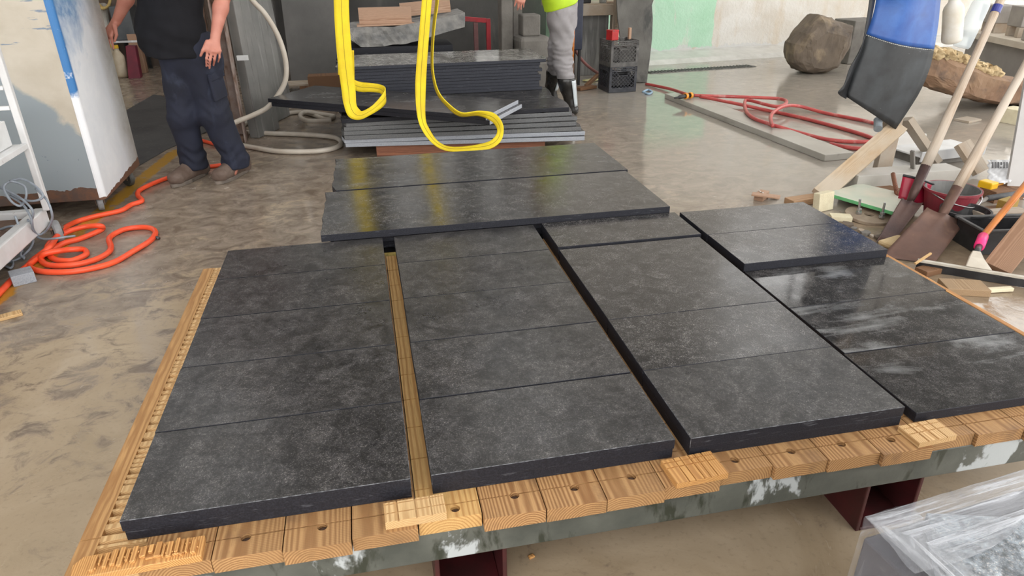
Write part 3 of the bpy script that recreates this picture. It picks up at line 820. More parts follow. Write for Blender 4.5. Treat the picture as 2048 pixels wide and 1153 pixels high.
# rack of grey slabs leaning on a rusty channel frame
t = thing('slab_rack', 'rusty steel channel rack standing left of the leaning grey slabs', 'rack', (-1.05, 6.35, 0))


def channel(name, x0, x1, y0, y1, zt, m):
    mb = MB(); mb.box(x0, x0 + .012, y0, y1, 0, zt); mb.box(x1 - .012, x1, y0, y1, 0, zt); mb.box(x0 + .012, x1 - .012, y1 - .012, y1, 0, zt)
    return obj(name, mb, m, t, 0.002)


channel('upright', -1.135, -1.035, 6.30, 6.42, 2.3, MAT['channel'])
channel('upright', -1.29, -1.19, 6.40, 6.5, 2.3, MAT['rust'])
mb = MB(); mb.box(-1.20, -1.04, 6.33, 6.52, 0, 0.05); obj('foot_plate', mb, MAT['rust'], t, 0.003)
p = D(485, 116, 6.29); mb = MB(); mb.box(p.x - .045, p.x + .045, 6.285, 6.30, p.z - .02, p.z + .02); obj('cross_plate', mb, MAT['white_paint'], t, 0.003)
for k, (xa, ya, w_, lean, lb) in enumerate(((-1.02, 6.46, 0.36, 0.030, 'front grey stone slab leaning edge-on beside the rusty rack'),
                                          (-0.97, 6.95, 0.42, 0.05, 'second grey stone slab, striped with slurry, leaning behind the rack'),
                                          (-0.98, 7.5, 0.46, 0.06, 'third grey stone slab leaning furthest back beside the rack'))):
    # slabs stand on edge running back into the hall
    fm = Matrix.Translation((xa, ya, 0)) @ Matrix.Rotation(-0.42 + 0.06 * k, 4, 'Z') @ Matrix.Rotation(-lean, 4, 'Y')
    mb = MB(); mb.prism([fm @ V(0, 0, 0), fm @ V(0, w_, 0), fm @ V(0, w_ * .97, 2.1), fm @ V(0, 0.02, 2.2)], fm.to_3x3() @ V(.09, 0, 0))
    tag(obj('grey_slab', mb, MAT['stone_grey'], None, 0.006), lb, 'stone slab', 'grey slabs leaning by the rack')
block('timber_block', 'brown timber block on the floor left of the tall stack', 'timber', (-0.40, 8.45, 0), (0.40, 0.2, 0.21), 0.0, MAT['timber_brown'])
t = thing('low_pallet', 'grey dusty low pallet on the floor before the stone panel', 'pallet', (-0.75, 8.75, 0))
for k in range(3):
    mb = MB(); mb.box(-1.12, -0.62, 8.60 + k * .1, 8.68 + k * .1, 0.07, 0.09); obj('deck_board', mb, MAT['timber_grey'], t, 0.002)
for k in range(2):
    mb = MB(); mb.box(-1.08 + k * .36, -1.0 + k * .36, 8.6, 8.88, 0.0, 0.0695); obj('bearer', mb, MAT['timber_brown'], t, 0.002)

# ------------------------------------------------------------------ slings of yellow webbing hanging from the crane
def sling(name, label, path, parts_mat, sub=8, th=0.005):
    """path: (px, py, Y, half width in px along x, along y, half width in metres along Y)"""
    A = [D(p[0] - p[3], p[1] - p[4], p[2] - p[5]) for p in path]; B = [D(p[0] + p[3], p[1] + p[4], p[2] + p[5]) for p in path]
    SA, SB = spline(A, sub), spline(B, sub)
    mb = MB(); mb.sheet([[a.lerp(b, q / 4) for q in range(5)] for a, b in zip(SA, SB)], th)
    o = obj(name, mb, parts_mat, smooth=True)
    if label: tag(o, label, 'lifting sling', 'yellow lifting slings')
    return o, SA, SB


t1 = thing('lifting_sling', 'broad folded yellow webbing sling, left, looped above the askew slabs', 'lifting sling', D(700, 200, 5.0), 'yellow lifting slings')


def strand(parent, name, path, sub=8, th=0.005, stitch=True):
    A = [D(p[0] - p[3], p[1] - p[4], p[2] - p[5]) for p in path]; B = [D(p[0] + p[3], p[1] + p[4], p[2] + p[5]) for p in path]
    SA, SB = spline(A, sub), spline(B, sub)
    mb = MB(); mb.sheet([[a.lerp(b, q / 4) for q in range(5)] for a, b in zip(SA, SB)], th)
    o = obj(name, mb, MAT['yellow'], parent, smooth=True)
    if stitch:
        g = []
        for i, (a, b) in enumerate(zip(SA, SB)):
            m_ = a.lerp(b, 0.5); j = min(i + 1, len(SA) - 1); k = max(i - 1, 0)
            nn = (SA[j] - SA[k]).cross(b - a)
            if nn.length > 1e-9: nn.normalize()
            if nn.y > 0: nn = -nn
            g.append([m_ + nn * .0032 - (b - a).normalized() * .0013, m_ + nn * .0032 + (b - a).normalized() * .0013])
        mb = MB(); mb.sheet(g, 0.0012); obj('stitch_line', mb, MAT['stitch'], o)
    return o


strand(t1, 'front_strand', [(678, -220, 4.95, 15, 0, 0), (681, -60, 4.95, 15, 0, 0), (684, 40, 4.95, 15, 0, 0), (690, 120, 4.95, 15, 0, 0), (697, 180, 4.95, 14, 0, 0), (700, 208, 4.94, 13, 1, 0),
                       (708, 226, 4.92, 11, -7, 0), (722, 231, 4.90, 4, -9, 0), (745, 219, 4.88, 2, -10, 0), (766, 200, 4.90, 1, -14, 0), (771, 188, 4.95, -1, -13, 0), (760, 178, 5.02, -1, -9, 0),
                       (740, 175, 5.06, -1, -9, 0), (722, 174, 5.08, -1, -10, 0), (707, 167, 5.06, -3, -11, 0), (700, 140, 5.02, -9, -6, 0), (697, 100, 5.0, -11, -1, 0)])
strand(t1, 'rear_strand', [(690, -220, 5.03, 16, 0, 0), (689, 0, 5.03, 9, 0, 0), (690, 60, 5.03, 10, 0, 0), (688, 110, 5.04, 12, 0, 0), (690, 150, 5.03, 14, 0, 0)], stitch=False)
t2 = thing('lifting_sling', 'thin yellow webbing sling, right, hanging in one long twisted loop', 'lifting sling', D(850, 200, 4.9), 'yellow lifting slings')
strand(t2, 'webbing_loop', [(858, -220, 4.9, 9, 0, 0), (856, -40, 4.9, 10, 0, 0), (852, 20, 4.9, 10, 0, 0), (844, 120, 4.9, 10.5, 0, 0), (841, 180, 4.9, 10.5, 0, 0), (843, 235, 4.88, 8, 1, .01), (853, 262, 4.85, 6, -3, .02), (872, 286, 4.80, 3, -4, .03),
                      (898, 298, 4.74, 1, -4.5, .035), (940, 297, 4.70, 0, -5, .03), (978, 291, 4.68, -2, -7, .02), (997, 276, 4.70, -6, -4, .012), (1000, 254, 4.76, -6, 4, .01), (986, 235, 4.84, -3, 8, .0), (958, 227, 4.90, -1, 5, .02),
                      (922, 229, 4.92, -3, 3.5, .03), (897, 212, 4.94, -3, 2, .035), (876, 186, 4.96, -2.5, 1, .04), (866, 150, 4.98, -2.2, 0, .045), (864, 110, 5.0, -2.2, 0, .045), (868, 50, 5.0, -2.6, 0, .045), (876, -20, 5.0, -3, 0, .045), (886, -220, 5.0, -3, 0, .045)])

# ------------------------------------------------------------------ cream hose: coil on the floor and the arc up to the rack
hose('cream_hose', 'thick cream hose coiled on the floor and rising past the rack', 'hose',
     [D(478, -60, 6.2), D(500, -6, 6.2), D(530, 28, 6.2), D(556, 72, 6.2), D(571, 120, 6.2), D(571, 160, 6.2), D(556, 190, 6.2), D(535, 215, 6.17), D(505, 231, 6.12), D(475, 243, 6.05), D(450, 256, 6.0)] +
     lift([(428, 274), (434, 283), (452, 286), (500, 294), (560, 303), (640, 302), (680, 291), (672, 276), (620, 270), (540, 267), (482, 263), (490, 248), (530, 235), (590, 225), (620, 228), (650, 238), (668, 233)], .022) +
     lift([(640, 228), (612, 224), (600, 232), (612, 241), (640, 242), (662, 240)], [.04, .06, .06, .06, .06, .06]), 0.021, MAT['cream_hose'])

# ------------------------------------------------------------------ right of the stack: shelf, crates, leaning stone
def crate_parts(root, m, rot, base):
    fm = Matrix.Translation(base) @ Matrix.Rotation(rot, 4, 'Z')
    W, H, T = 0.33, 0.275, 0.008
    def bx(mb, c, s): mb.boxm(s, fm @ Matrix.Translation(c))
    mb = MB(); bx(mb, (0, 0, .006), (W - .02, W - .02, .012)); obj('crate_floor', mb, m, root)
    for sgn, ax in ((-1, 'x'), (1, 'x'), (-1, 'y'), (1, 'y')):
        mb = MB()
        def put(u0, u1, z0, z1, t=T, off=0.0):
            u, du, z, dz = (u0 + u1) / 2, u1 - u0, (z0 + z1) / 2, z1 - z0
            d = sgn * (W / 2 - T / 2 + off)
            if ax == 'y': bx(mb, (u, d, z), (du, t, dz))
            else: bx(mb, (d, u, z), (t, du, dz))
        h = W / 2 - T - .0005 if ax == 'x' else W / 2
        put(-h, h, 0.0, .05); put(-h, h, .225, .237); put(-h, h, .245, .255); put(-h, h, .263, .275)
        put(-h, -h + .028, .05, .275); put(h - .028, h, .05, .275)
        for k in range(9): u = -h + .02 + k * (2 * h - .04) / 8; put(u - .003, u + .003, .225, .275, T * 1.3)
        # diamond lattice with a hand hole at the top
        st = .042
        def clip_bar(s_, c0):
            for q in range(40):
                u = -h + .028 + (2 * h - .056) * q / 40; u2 = -h + .028 + (2 * h - .056) * (q + 1) / 40
                z = s_ * u + c0; z2 = s_ * u2 + c0
                zz = (z + z2) / 2; uu = (u + u2) / 2
                if .05 < zz < .225 and not (abs(uu) < .055 and zz > .185):
                    d = sgn * (W / 2 - T / 2)
                    p, p2 = ((u, d, z), (u2, d, z2)) if ax == 'y' else ((d, u, z), (d, u2, z2))
                    mb.bar(fm @ V(*p), fm @ V(*p2), .005, .005)
        for k in range(-5, 9): clip_bar(1.0, .05 + k * st); clip_bar(-1.0, .05 + k * st)
        put(-.06, .06, .178, .186)
        obj('crate_side', mb, m, root)


cb = F(1217, 187) + V(0.03, 0.0, 0)
cr = 0.06
cpos = F(1217, 187); ccen = cpos + Matrix.Rotation(cr, 3, 'Z') @ V(.17, .17, 0)
for k in range(2):
    r = thing('milk_crate', ['lower black lattice milk crate on the floor beside the leaning stone', 'upper grey dusty lattice milk crate, a red box on top'][k], 'crate', ccen + V(0, 0, .003 + k * .2765), 'stacked milk crates')
    crate_parts(r, MAT['crate'] if k == 0 else MAT['crate_dusty'], cr + k * 0.02, ccen + V(0, 0, .003 + k * .2765))
for k in range(2):
    mb = MB(); fm = Matrix.Translation(ccen + V(0, 0, .018 + k * .2765)) @ Matrix.Rotation(cr + .02 * k, 4, 'Z')
    random.seed(40 + k)
    for q in range(9):
        mb.boxm((random.uniform(.08, .13), random.uniform(.08, .13), random.uniform(.10, .20)), fm @ Matrix.Translation((-.085 + .085 * (q % 3), -.085 + .085 * (q // 3), .105)) @ Euler((0, 0, random.uniform(-.2, .2))).to_matrix().to_4x4())
    tag(obj('stone_scraps', mb, MAT['stone_dark'] if k else MAT['black_rubber'], None, .006), ['dark scraps heaped inside the lower milk crate', 'grey stone scraps heaped inside the upper milk crate'][k], 'stone scraps', kind='stuff')
rb = D(1226, 62, ccen.y - .06)
mb = MB(); fm = Matrix.Translation((rb.x, ccen.y - .05, .5555)) @ Euler((0.0, 0.0, 0.4)).to_matrix().to_4x4()
mb.boxm((.10, .10, .10), fm @ Matrix.Translation((0, 0, .05))); mb.boxm((.104, .104, .016), fm @ Matrix.Translation((0, 0, .100)))
tag(obj('red_box', mb, paint('red_plastic', (0.55, 0.025, 0.03), (0.42, 0.02, 0.02), .45, 8, layers=[((.15, .12, .1), 9, .6, .66, (1, 1, 1))]), None, 0.008), 'small red plastic box on top of the milk crates', 'box')
block('softwood_stub', 'short pinkish wood stub standing on the milk crates', 'wood scrap', (ccen.x + .11, ccen.y - .02, .5555), (.03, .03, .12), 0.2, MAT['board_pink'])
# leaning dark stone slab with a broken outline
Yb = 8.15
out = [(1252, 186), (1292, 187), (1300, 140), (1306, 100), (1309, 60), (1308, 35), (1316, 12), (1326, -20), (1330, -120), (1240, -120), (1236, -20), (1238, 60), (1244, 130)]
P_ = [D(x, y, Yb) for x, y in out]
zmin = min(p.z for p in P_)
mb = MB()
mb.prism([V(p.x, Yb + (p.z - zmin) * .10, p.z - zmin) for p in P_], V(.03, .10, 0))
tag(obj('leaning_stone', mb, paint('blotchy_dark_slate', (0.085, 0.08, 0.072), (0.15, 0.145, 0.132), 0.7, 3, bump=0.35, bscale=20, layers=[((0.05, 0.05, 0.047), 4, 0.5, 0.6, (1, 1, .5))]), None, 0.008),
    'tall dark broken-edged stone slab leaning behind the milk crates', 'stone slab')
# timber workbench left of it
t = thing('workbench', 'rough timber workbench with braces behind the milk crates', 'workbench', (2.75, 9.0, 0))
zt = 0.86
mb = MB(); mb.box(2.35, 3.25, 8.75, 9.4, zt - .045, zt); obj('bench_top', mb, MAT['timber_grey'], t, .003)
mb = MB(); mb.box(2.35, 3.25, 8.71, 8.748, zt - .13, zt - .01); obj('apron_board', mb, MAT['timber_grey'], t, .003)
for x in (2.40, 3.1):
    mb = MB(); mb.box(x, x + .09, 8.752, 8.84, 0, zt - .046); obj('leg', mb, MAT['timber_grey'], t, .003)
mb = MB(); mb.box(2.5, 3.09, 8.86, 8.89, 0, zt - .046); obj('back_panel', mb, MAT['stone_grey'], t, .003)
pa, pb = D(1232, 60, 8.68), D(1228, -60, 8.68)
mb = MB(); mb.bar(V(pa.x, 8.685, .55), V(pb.x, 8.685, 1.9), .07, .045); obj('post', mb, MAT['timber_grey'], t, .003)
pa, pb = D(1234, 60, 8.63), D(1268, -20, 8.63)
mb = MB(); mb.bar(V(pa.x, 8.63, .60), V(pb.x, 8.63, 1.35), .07, .045); obj('brace', mb, MAT['timber_grey'], t, .003)
t = thing('toolbox', 'black toolbox on the timber workbench', 'toolbox', (2.68, 9.0, zt + .0005))
mb = MB(); mb.box(2.52, 2.86, 8.88, 9.1, zt + .0005, zt + .14); obj('body', mb, MAT['black_rubber'], t, .01)
mb = MB(); mb.box(2.51, 2.87, 8.87, 9.11, zt + .141, zt + .19); obj('lid', mb, MAT['black_rubber'], t, .012)
t = thing('jar', 'small clear jar standing on the workbench beside the black toolbox', 'jar', (2.98, 8.85, zt))
mb = MB(); mb.lathe([(.04, zt + .001), (.045, zt + .01), (.045, zt + .10), (.036, zt + .115)], Matrix.Translation((3.0, 8.85, 0)), 20); obj('jar_body', mb, paint('dusty_glass', (.3, .31, .29), (.2, .2, .2), .2, 20), t, smooth=True)
mb = MB(); mb.lathe([(.04, zt + .1155), (.04, zt + .135)], Matrix.Translation((3.0, 8.85, 0)), 20); obj('jar_lid', mb, MAT['steel_dark'], t, .002)
mb = MB(); mb.lathe([(.018, 0), (.018, .16)], Matrix.Translation((3.02, 8.77, zt + .0185)) @ Matrix.Rotation(math.pi / 2, 4, 'Y'), 16); tag(obj('wooden_roller', mb, MAT['handle_wood'], None, .002), 'short pale wooden roller lying on the workbench edge', 'tool')
# navy panel, orange pole and red hose between the worker and the bench
a = D(1142, 80, 8.2); c = D(1166, 10, 8.2)
mb = MB(); mb.box(a.x, c.x + .01, 8.2, 8.5, .40, 1.15)
t = thing('navy_bin', 'dark navy plastic bin standing behind the second worker', 'bin', ((a.x + c.x) / 2, 8.35, 0))
obj('bin_body', mb, MAT['navy'], t, .015)
for q in (0, 1):
    for r_ in (0, 1):
        mb = MB(); mb.box(a.x + .01 + q * (c.x - a.x - .04), a.x + .04 + q * (c.x - a.x - .04), 8.22 + r_ * .22, 8.25 + r_ * .22, 0, .3995); obj('leg', mb, MAT['black_rubber'], t, .003)
t = thing('long_tool', 'orange handled long tool leaning behind the second worker', 'tool', F(1145, 165))
a, b_ = F(1144, 160, .0), D(1148, 20, 8.1)
a = D(1144, 163, 7.95); a.z = 0.30
mb = MB(); mb.tube([a, b_], .016, 12); obj('handle', mb, MAT['orange_paint'], t, smooth=True)
mb = MB(); mb.tube([V(a.x - .005, a.y - .03, .0), a], [.02, .022], 12); mb.box(a.x - .055, a.x + .045, a.y - .05, a.y + .0, 0.0, .06); obj('tool_head', mb, MAT['rust'], t)
hose('water_hose', 'dull red hose drooping from the workbench to the floor', 'hose', [D(1140, 60, 8.5), D(1146, 90, 8.45), D(1160, 115, 8.4), D(1178, 134, 8.4), D(1196, 146, 8.3)] + lift([(1215, 152), (1230, 158)], .016), .017, paint('dull_red_hose', (0.27, 0.10, 0.09), (0.2, .08, .07), .5, 8))
board('timber_offcut', 'brown timber offcut leaning on the lower milk crate', 'timber', F(1172, 172, .02), F(1196, 150, .12) , .05, .03, MAT['timber_brown'])
board('timber_offcut', 'brown timber offcut flat on the floor left of the milk crates', 'timber', F(1155, 178, .02), F(1188, 173, .02), .10, .03, MAT['timber_brown'])
mb = MB(); fm = Matrix.Translation(F(1183, 160, .012)) @ Matrix.Rotation(.5, 4, 'Z'); mb.boxm((.22, .12, .012), fm); mb.boxm((.05, .10, .02), fm @ Matrix.Translation((.12, .02, .01)))
tag(obj('glove', mb, paint('yellow_glove', (.6, .55, .12), (.7, .7, .5), .6, 20), None, .006, subsurf=0), 'yellowish work glove lying by the timber offcuts', 'glove')

# ------------------------------------------------------------------ right: floor plank, red hose, boulders
a, b_, c, d_ = F(1331, 189, .05), F(1658, 316, .05), F(1700, 300, .05), F(1372, 183, .05)
ax = (b_ - a).normalized()
board('stone_strip', 'long pale stone strip lying on the wet floor beside the red hose', 'stone strip', V(*((a + d_) / 2).xy, .026), V(*((b_ + c) / 2).xy, .026), .26, .05, paint('pale_stone_strip', (.36, .34, .30), (.44, .42, .38), .3, 3, layers=[((.2, .18, .15), 5, .6, .75, (1, .2, 1))]), bevel=.003)
rh = .017
hose('air_hose', 'red rubber air hose looped over the long stone strip', 'hose',
     lift([(1292, 168), (1340, 178), (1372, 188)], [rh, .03, .07]) + lift([(1390, 191), (1480, 194), (1560, 198), (1572, 207), (1550, 213), (1500, 201), (1490, 203), (1492, 222), (1508, 237), (1545, 250)], [.07, .07, .07, .07, .068, .075, .07, .068, .068, .068]) +
     lift([(1600, 266), (1660, 280), (1725, 284), (1770, 280)], [.03, rh, rh, rh]) + lift([(1776, 288), (1766, 296), (1740, 298), (1700, 296), (1660, 288)], rh), .0165, MAT['red_hose'])
hose('air_hose', 'second red air hose crossing behind the looped one', 'hose',
     lift([(1400, 193), (1470, 207), (1530, 220), (1600, 235), (1680, 256), (1730, 271), (1758, 283)], [.07, .05, .02, rh, rh, rh, rh]), .0165, MAT['red_hose'])
hose('air_hose', 'red air hose running furthest back towards the hanging apron', 'hose',
     [*lift([(1545, 252), (1541, 235), (1550, 222), (1572, 212)], .085), *lift([(1600, 213), (1650, 226), (1720, 240), (1750, 247), (1780, 252)], [.05, rh, rh, rh, rh])], .0165, MAT['red_hose'])
t = thing('hose_coupling', 'black hose coupling with orange rings at the end of the red hose', 'hose coupling', F(1380, 191, .1))
p = F(1356, 195, .088); q = F(1386, 190, .088); ax = (q - p).normalized()
fmc = frame(p, q) @ Matrix.Rotation(-math.pi / 2, 4, 'X'); Lc = (q - p).length
mb = MB(); mb.lathe([(.008, -Lc / 2 - .05), (.010, -Lc / 2), (.02, -Lc / 2 + .02), (.021, Lc / 2)], fmc, 14); obj('coupling_body', mb, MAT['black_rubber'], t, smooth=True)
for s_ in (-.01, .06):
    mb = MB(); mb.lathe([(.022, s_), (.031, s_), (.031, s_ + .03), (.022, s_ + .03)], fmc, 16, closed=True); obj('ring', mb, paint('orange_plastic', (.85, .33, .03), None, .4), t, .002)
hose('plastic_tie', 'short blue plastic tie on the floor at the foot of the leaning stone', 'tie', lift([(1286, 184), (1296, 180), (1304, 184), (1298, 188), (1290, 186)], .012), .012, paint('blue_tie', (.35, .5, .65), None, .5))


def map_box(c, s, rot=0.0, tilt=0.0):
    R = Matrix.Rotation(rot, 3, 'Z') @ Matrix.Rotation(tilt, 3, 'Y')
    return lambda p: Vector(c) + R @ V(p.x * s[0], p.y * s[1], p.z * s[2])


# the big brown boulder standing free: silhouette from its corners
def outline_rock(name, label, out, Y, depth, mat, seed, amp=.02, ground=True):
    P_ = [D(x, y, Y) for x, y in out]; z0 = min(p.z for p in P_)
    if ground: P_ = [V(p.x, p.y, p.z - z0 * (1 - (p.z - z0) / 1.0)) for p in P_]
    c = sum(P_, V(0, 0, 0)) / len(P_)
    n = len(P_); rs = []
    prof = [(-1.0, .55), (-.85, .80), (-.55, .97), (-.2, 1.0), (.2, .99), (.6, .9), (.9, .72), (1.0, .5)]
    for (t, k) in prof:
        ring = []
        for p in P_:
            q = c + (p - c) * k
            if ground: q.z = c.z + (p.z - c.z) * (k if p.z > c.z else min(1, .5 + .5 * k))
            ring.append(V(q.x + 0.1 * t * depth * .3, Y + depth * (t + 1) / 2, q.z))
        rs.append(ring)
    mb = MB(); mb.rings(rs, False, True)
    bm = mb.bm
    bmesh.ops.triangulate(bm, faces=[f for f in bm.faces if len(f.verts) > 4])
    bmesh.ops.subdivide_edges(bm, edges=bm.edges[:], cuts=4, use_grid_fill=True)
    off = V(seed * 3.1, seed * 7.7, seed)
    for v in bm.verts:
        d = (v.co - (c + V(0, depth / 2, 0))).normalized()
        v.co += d * (amp * 1.6 * mnoise.fractal(v.co * 4 + off, .9, 2.1, 5)); v.co.z = max(v.co.z, 0.0 if ground else v.co.z)
    return tag(obj(name, mb, mat, smooth=False), label, 'boulder')


outline_rock('boulder', 'brown angular boulder standing on the wet floor by the pale wall', [(1602, 90), (1618, 66), (1655, 30), (1690, 42), (1722, 52), (1712, 92), (1702, 120), (1690, 140), (1660, 148), (1640, 150), (1612, 146), (1599, 128)], 8.1, .55, MAT['boulder'], 3)
outline_rock('boulder', 'long rusty brown boulder under the pale bench at the right', [(1868, 104), (1900, 110), (1960, 135), (2000, 150), (2060, 160), (2120, 175), (2110, 215), (2050, 214), (1985, 212), (1940, 200), (1905, 190), (1876, 178), (1850, 150)], 5.80, .5, MAT['boulder_rust'], 9)
t_ = [D(x, y, 5.86) for x, y in ((1872, 106), (1905, 112), (1940, 124), (1975, 140), (1995, 150))]
mb = MB()
for i, p in enumerate(spline(t_, 6)):
    r_ = .05 + .02 * random.random()
    bm2 = bmesh.new(); bmesh.ops.create_icosphere(bm2, subdivisions=2, radius=r_)
    vs = [v.co + p + V(random.uniform(-.02, .02), random.uniform(-.01, .10), random.uniform(-.012, .012)) + v.co.normalized() * (.012 * mnoise.noise(v.co * 40 + p * 9)) for v in bm2.verts]
    mb.faces(vs, [[v.index for v in f.verts] for f in bm2.faces]); bm2.free()
tag(obj('lime_crust', mb, MAT['crust'], smooth=True), 'crumbly tan crust along the top of the rusty boulder', 'crust', kind='stuff')
block('foam_block', 'pale yellow foam stub on the floor behind the shovel handles', 'foam block', F(2030, 246) + V(0, 0, 0), (.18, .2, .13), .3, MAT['pale_foam'])
block('stone_chip', 'flat tan stone chip on the brown floor between the shovel handles', 'stone chip', F(1935, 242), (.20, .14, .02), .3, MAT['timber_grey'])
# distant grey block seen between boulder and apron
block('stone_block', 'small grey stone block behind the brown boulder', 'stone block', D(1716, 60, 9.0) * 1.0 - V(0, 0, D(1716, 60, 9.0).z), (.5, .4, .56), 0.1, MAT['stone_pier'], bevel=.01)

# ------------------------------------------------------------------ left: painted steel cabinet on casters
def make_cabinet_paint(front):
    b = NB('patchy_cabinet_front' if front else 'blue_white_cabinet_side'); v = b.vec(rand=False)
    sp = b.n.new('ShaderNodeSeparateXYZ'); b.link(b.tc.outputs['Object'], sp.inputs[0])
    X, Y, Z = sp.outputs
    n1 = b.noise(v, 5, 5, 0.6, 0.4); n2 = b.noise(v, 16, 6, 0.65); n3 = b.noise(b.vec((1, 1, 6), False), 6, 5, 0.6)
    if front:
        c = b.mix(b.step(n1, 0.35, 0.7), (0.47, 0.42, 0.34), (0.56, 0.51, 0.43))
        # blue-grey undercoat showing low on the left
        k = b.math('ADD', b.math('ADD', b.math('MULTIPLY', Z, 1.0), b.math('MULTIPLY', X, 1.15)), b.math('MULTIPLY', b.math('SUBTRACT', n1, 0.5), 0.28))
        c = b.mix(b.step(k, 0.35, 0.40), (0.27, 0.31, 0.335), c)
        # darker rubbed spots and the scraped blue lines near the top
        c = b.mix(b.math('MULTIPLY', b.step(n2, 0.64, 0.68), b.math('LESS_THAN', Z, 0.42)), c, (0.13, 0.165, 0.20))
        c = b.mix(b.math('MULTIPLY', b.step(n3, 0.62, 0.66), b.math('GREATER_THAN', Z, 0.93)), c, (0.19, 0.24, 0.31))
        lowz = b.math('LESS_THAN', b.math('ADD', Z, b.math('MULTIPLY', b.math('SUBTRACT', n1, 0.5), 0.12)), 0.075)
        c = b.mix(lowz, c, b.mix(b.step(n2, 0.4, 0.6), (0.15, 0.075, 0.045), (0.09, 0.06, 0.05)))
    else:
        c = b.mix(b.step(n1, 0.3, 0.7), (0.74, 0.76, 0.80), (0.84, 0.85, 0.87))
        k = b.math('ADD', b.math('MULTIPLY', Z, 1.0), b.math('ADD', b.math('MULTIPLY', b.math('SUBTRACT', n1, 0.5), 0.7), b.math('MULTIPLY', Y, -0.5)))
        bl = b.mix(b.step(n2, 0.42, 0.6), (0.08, 0.21, 0.42), (0.28, 0.40, 0.55))
        c = b.mix(b.math('MULTIPLY', b.step(k, 0.70, 1.02), 0.9), c, bl)
        c = b.mix(b.math('MULTIPLY', b.math('MULTIPLY', b.math('SUBTRACT', 1.0, b.step(Y, .03, .05)), b.step(k, .62, .70)), b.step(n2, .34, .42)), c, (0.035, 0.17, 0.42))
        k2 = b.math('ADD', Y, b.math('ADD', b.math('MULTIPLY', Z, 0.05), b.math('MULTIPLY', b.math('SUBTRACT', n1, 0.5), 0.25)))
        c = b.mix(b.step(k2, 0.52, 0.80), c, b.mix(b.step(n2, .4, .6), (0.40, 0.385, 0.35), (0.33, 0.31, 0.28)))
        lowz = b.math('LESS_THAN', b.math('ADD', b.math('SUBTRACT', Z, b.math('MULTIPLY', Y, 0.06)), b.math('MULTIPLY', b.math('SUBTRACT', n2, 0.5), 0.05)), 0.01)
        c = b.mix(lowz, c, (0.16, 0.08, 0.05))
    return b.out(c, 0.42)


cx_, cy_, cz_ = -1.645, 4.60, 0.10
t = thing('steel_cabinet', 'tall steel cabinet on casters, beige front and blue-white side, paint worn', 'cabinet', (-2.4, 4.95, 0))
lm = Matrix.Translation((cx_, cy_, cz_))
mb = MB(); mb.box(-3.1, cx_ - .012, cy_ + .012, 5.38, cz_, 2.0)
mb.box(-3.1, cx_ - .03, cy_ + .0, cy_ + .012, cz_, 2.0)
obj('cabinet_front', mb, make_cabinet_paint(True), t, 0.004, local=lm)
rs = []
for z in (cz_, 0.8, 1.4, 2.0):
    ring = []
    for k in range(7):
        a = -math.pi / 2 + (math.pi / 2) * k / 6
        ring.append(V(cx_ - .035 + .035 * math.cos(a), cy_ + .033 + .035 * math.sin(a), z))
    ring += [V(cx_, 5.40, z), V(cx_ - .011, 5.40, z), V(cx_ - .011, cy_ + .0125, z), V(cx_ - .0295, cy_ + .0125, z)]
    rs.append(ring)
mb = MB(); mb.rings(rs, False, True)
o = obj('cabinet_side', mb, make_cabinet_paint(False), t, local=lm)
o['label'] = 'white side panel with worn blue paint'
# white patched flap of old paint on the corner
def caster(root, x, y, ztop, R, W, rot, wheel, fork):
    fm = Matrix.Translation((x, y, R)) @ Matrix.Rotation(rot, 4, 'Z')
    f = MB()
    f.boxm((W + .03, R * 1.2, .008), fm @ Matrix.Translation((0, 0, ztop - R - .0045)))
    for s_ in (-1, 1): f.boxm((.006, R * .9, ztop - R - .009 + .012), fm @ Matrix.Translation((s_ * (W / 2 + .006), 0, (ztop - R - .009) / 2 - .006)))
    fk = obj('caster_fork', f, fork, root, .002)
    w_ = MB(); w_.lathe([(R * .35, -W / 2), (R * .88, -W / 2), (R, -W / 2 + W * .2), (R, W / 2 - W * .2), (R * .88, W / 2), (R * .35, W / 2)], fm @ Matrix.Rotation(math.pi / 2, 4, 'Y'), 28, closed=True)
    wo = obj('wheel', w_, wheel, fk, smooth=False)
    w_ = MB(); w_.lathe([(R * .34, -W * .42), (R * .34, W * .42)], fm @ Matrix.Rotation(math.pi / 2, 4, 'Y'), 16); obj('hub', w_, MAT['rust'], fk)
    return fk


wheel_grey = paint('grey_caster_tyre', (0.30, 0.31, 0.32), (0.20, 0.20, 0.205), .5, 20)
wheel_dark = paint('dark_caster_tyre', (0.055, 0.055, 0.05), (0.09, 0.088, 0.08), .6, 20)
caster(t, -1.72, 4.70, cz_, .055, .035, 0.35, wheel_grey, MAT['rust'])
caster(t, -1.69, 5.22, cz_, .058, .035, 0.9, wheel_dark, MAT['rust'])
caster(t, -2.15, 4.70, cz_, .055, .035, 0.2, wheel_dark, MAT['rust'])
caster(t, -2.95, 4.72, cz_, .055, .035, 0.2, wheel_dark, MAT['rust'])
caster(t, -2.95, 5.25, cz_, .055, .035, 0.2, wheel_dark, MAT['rust'])
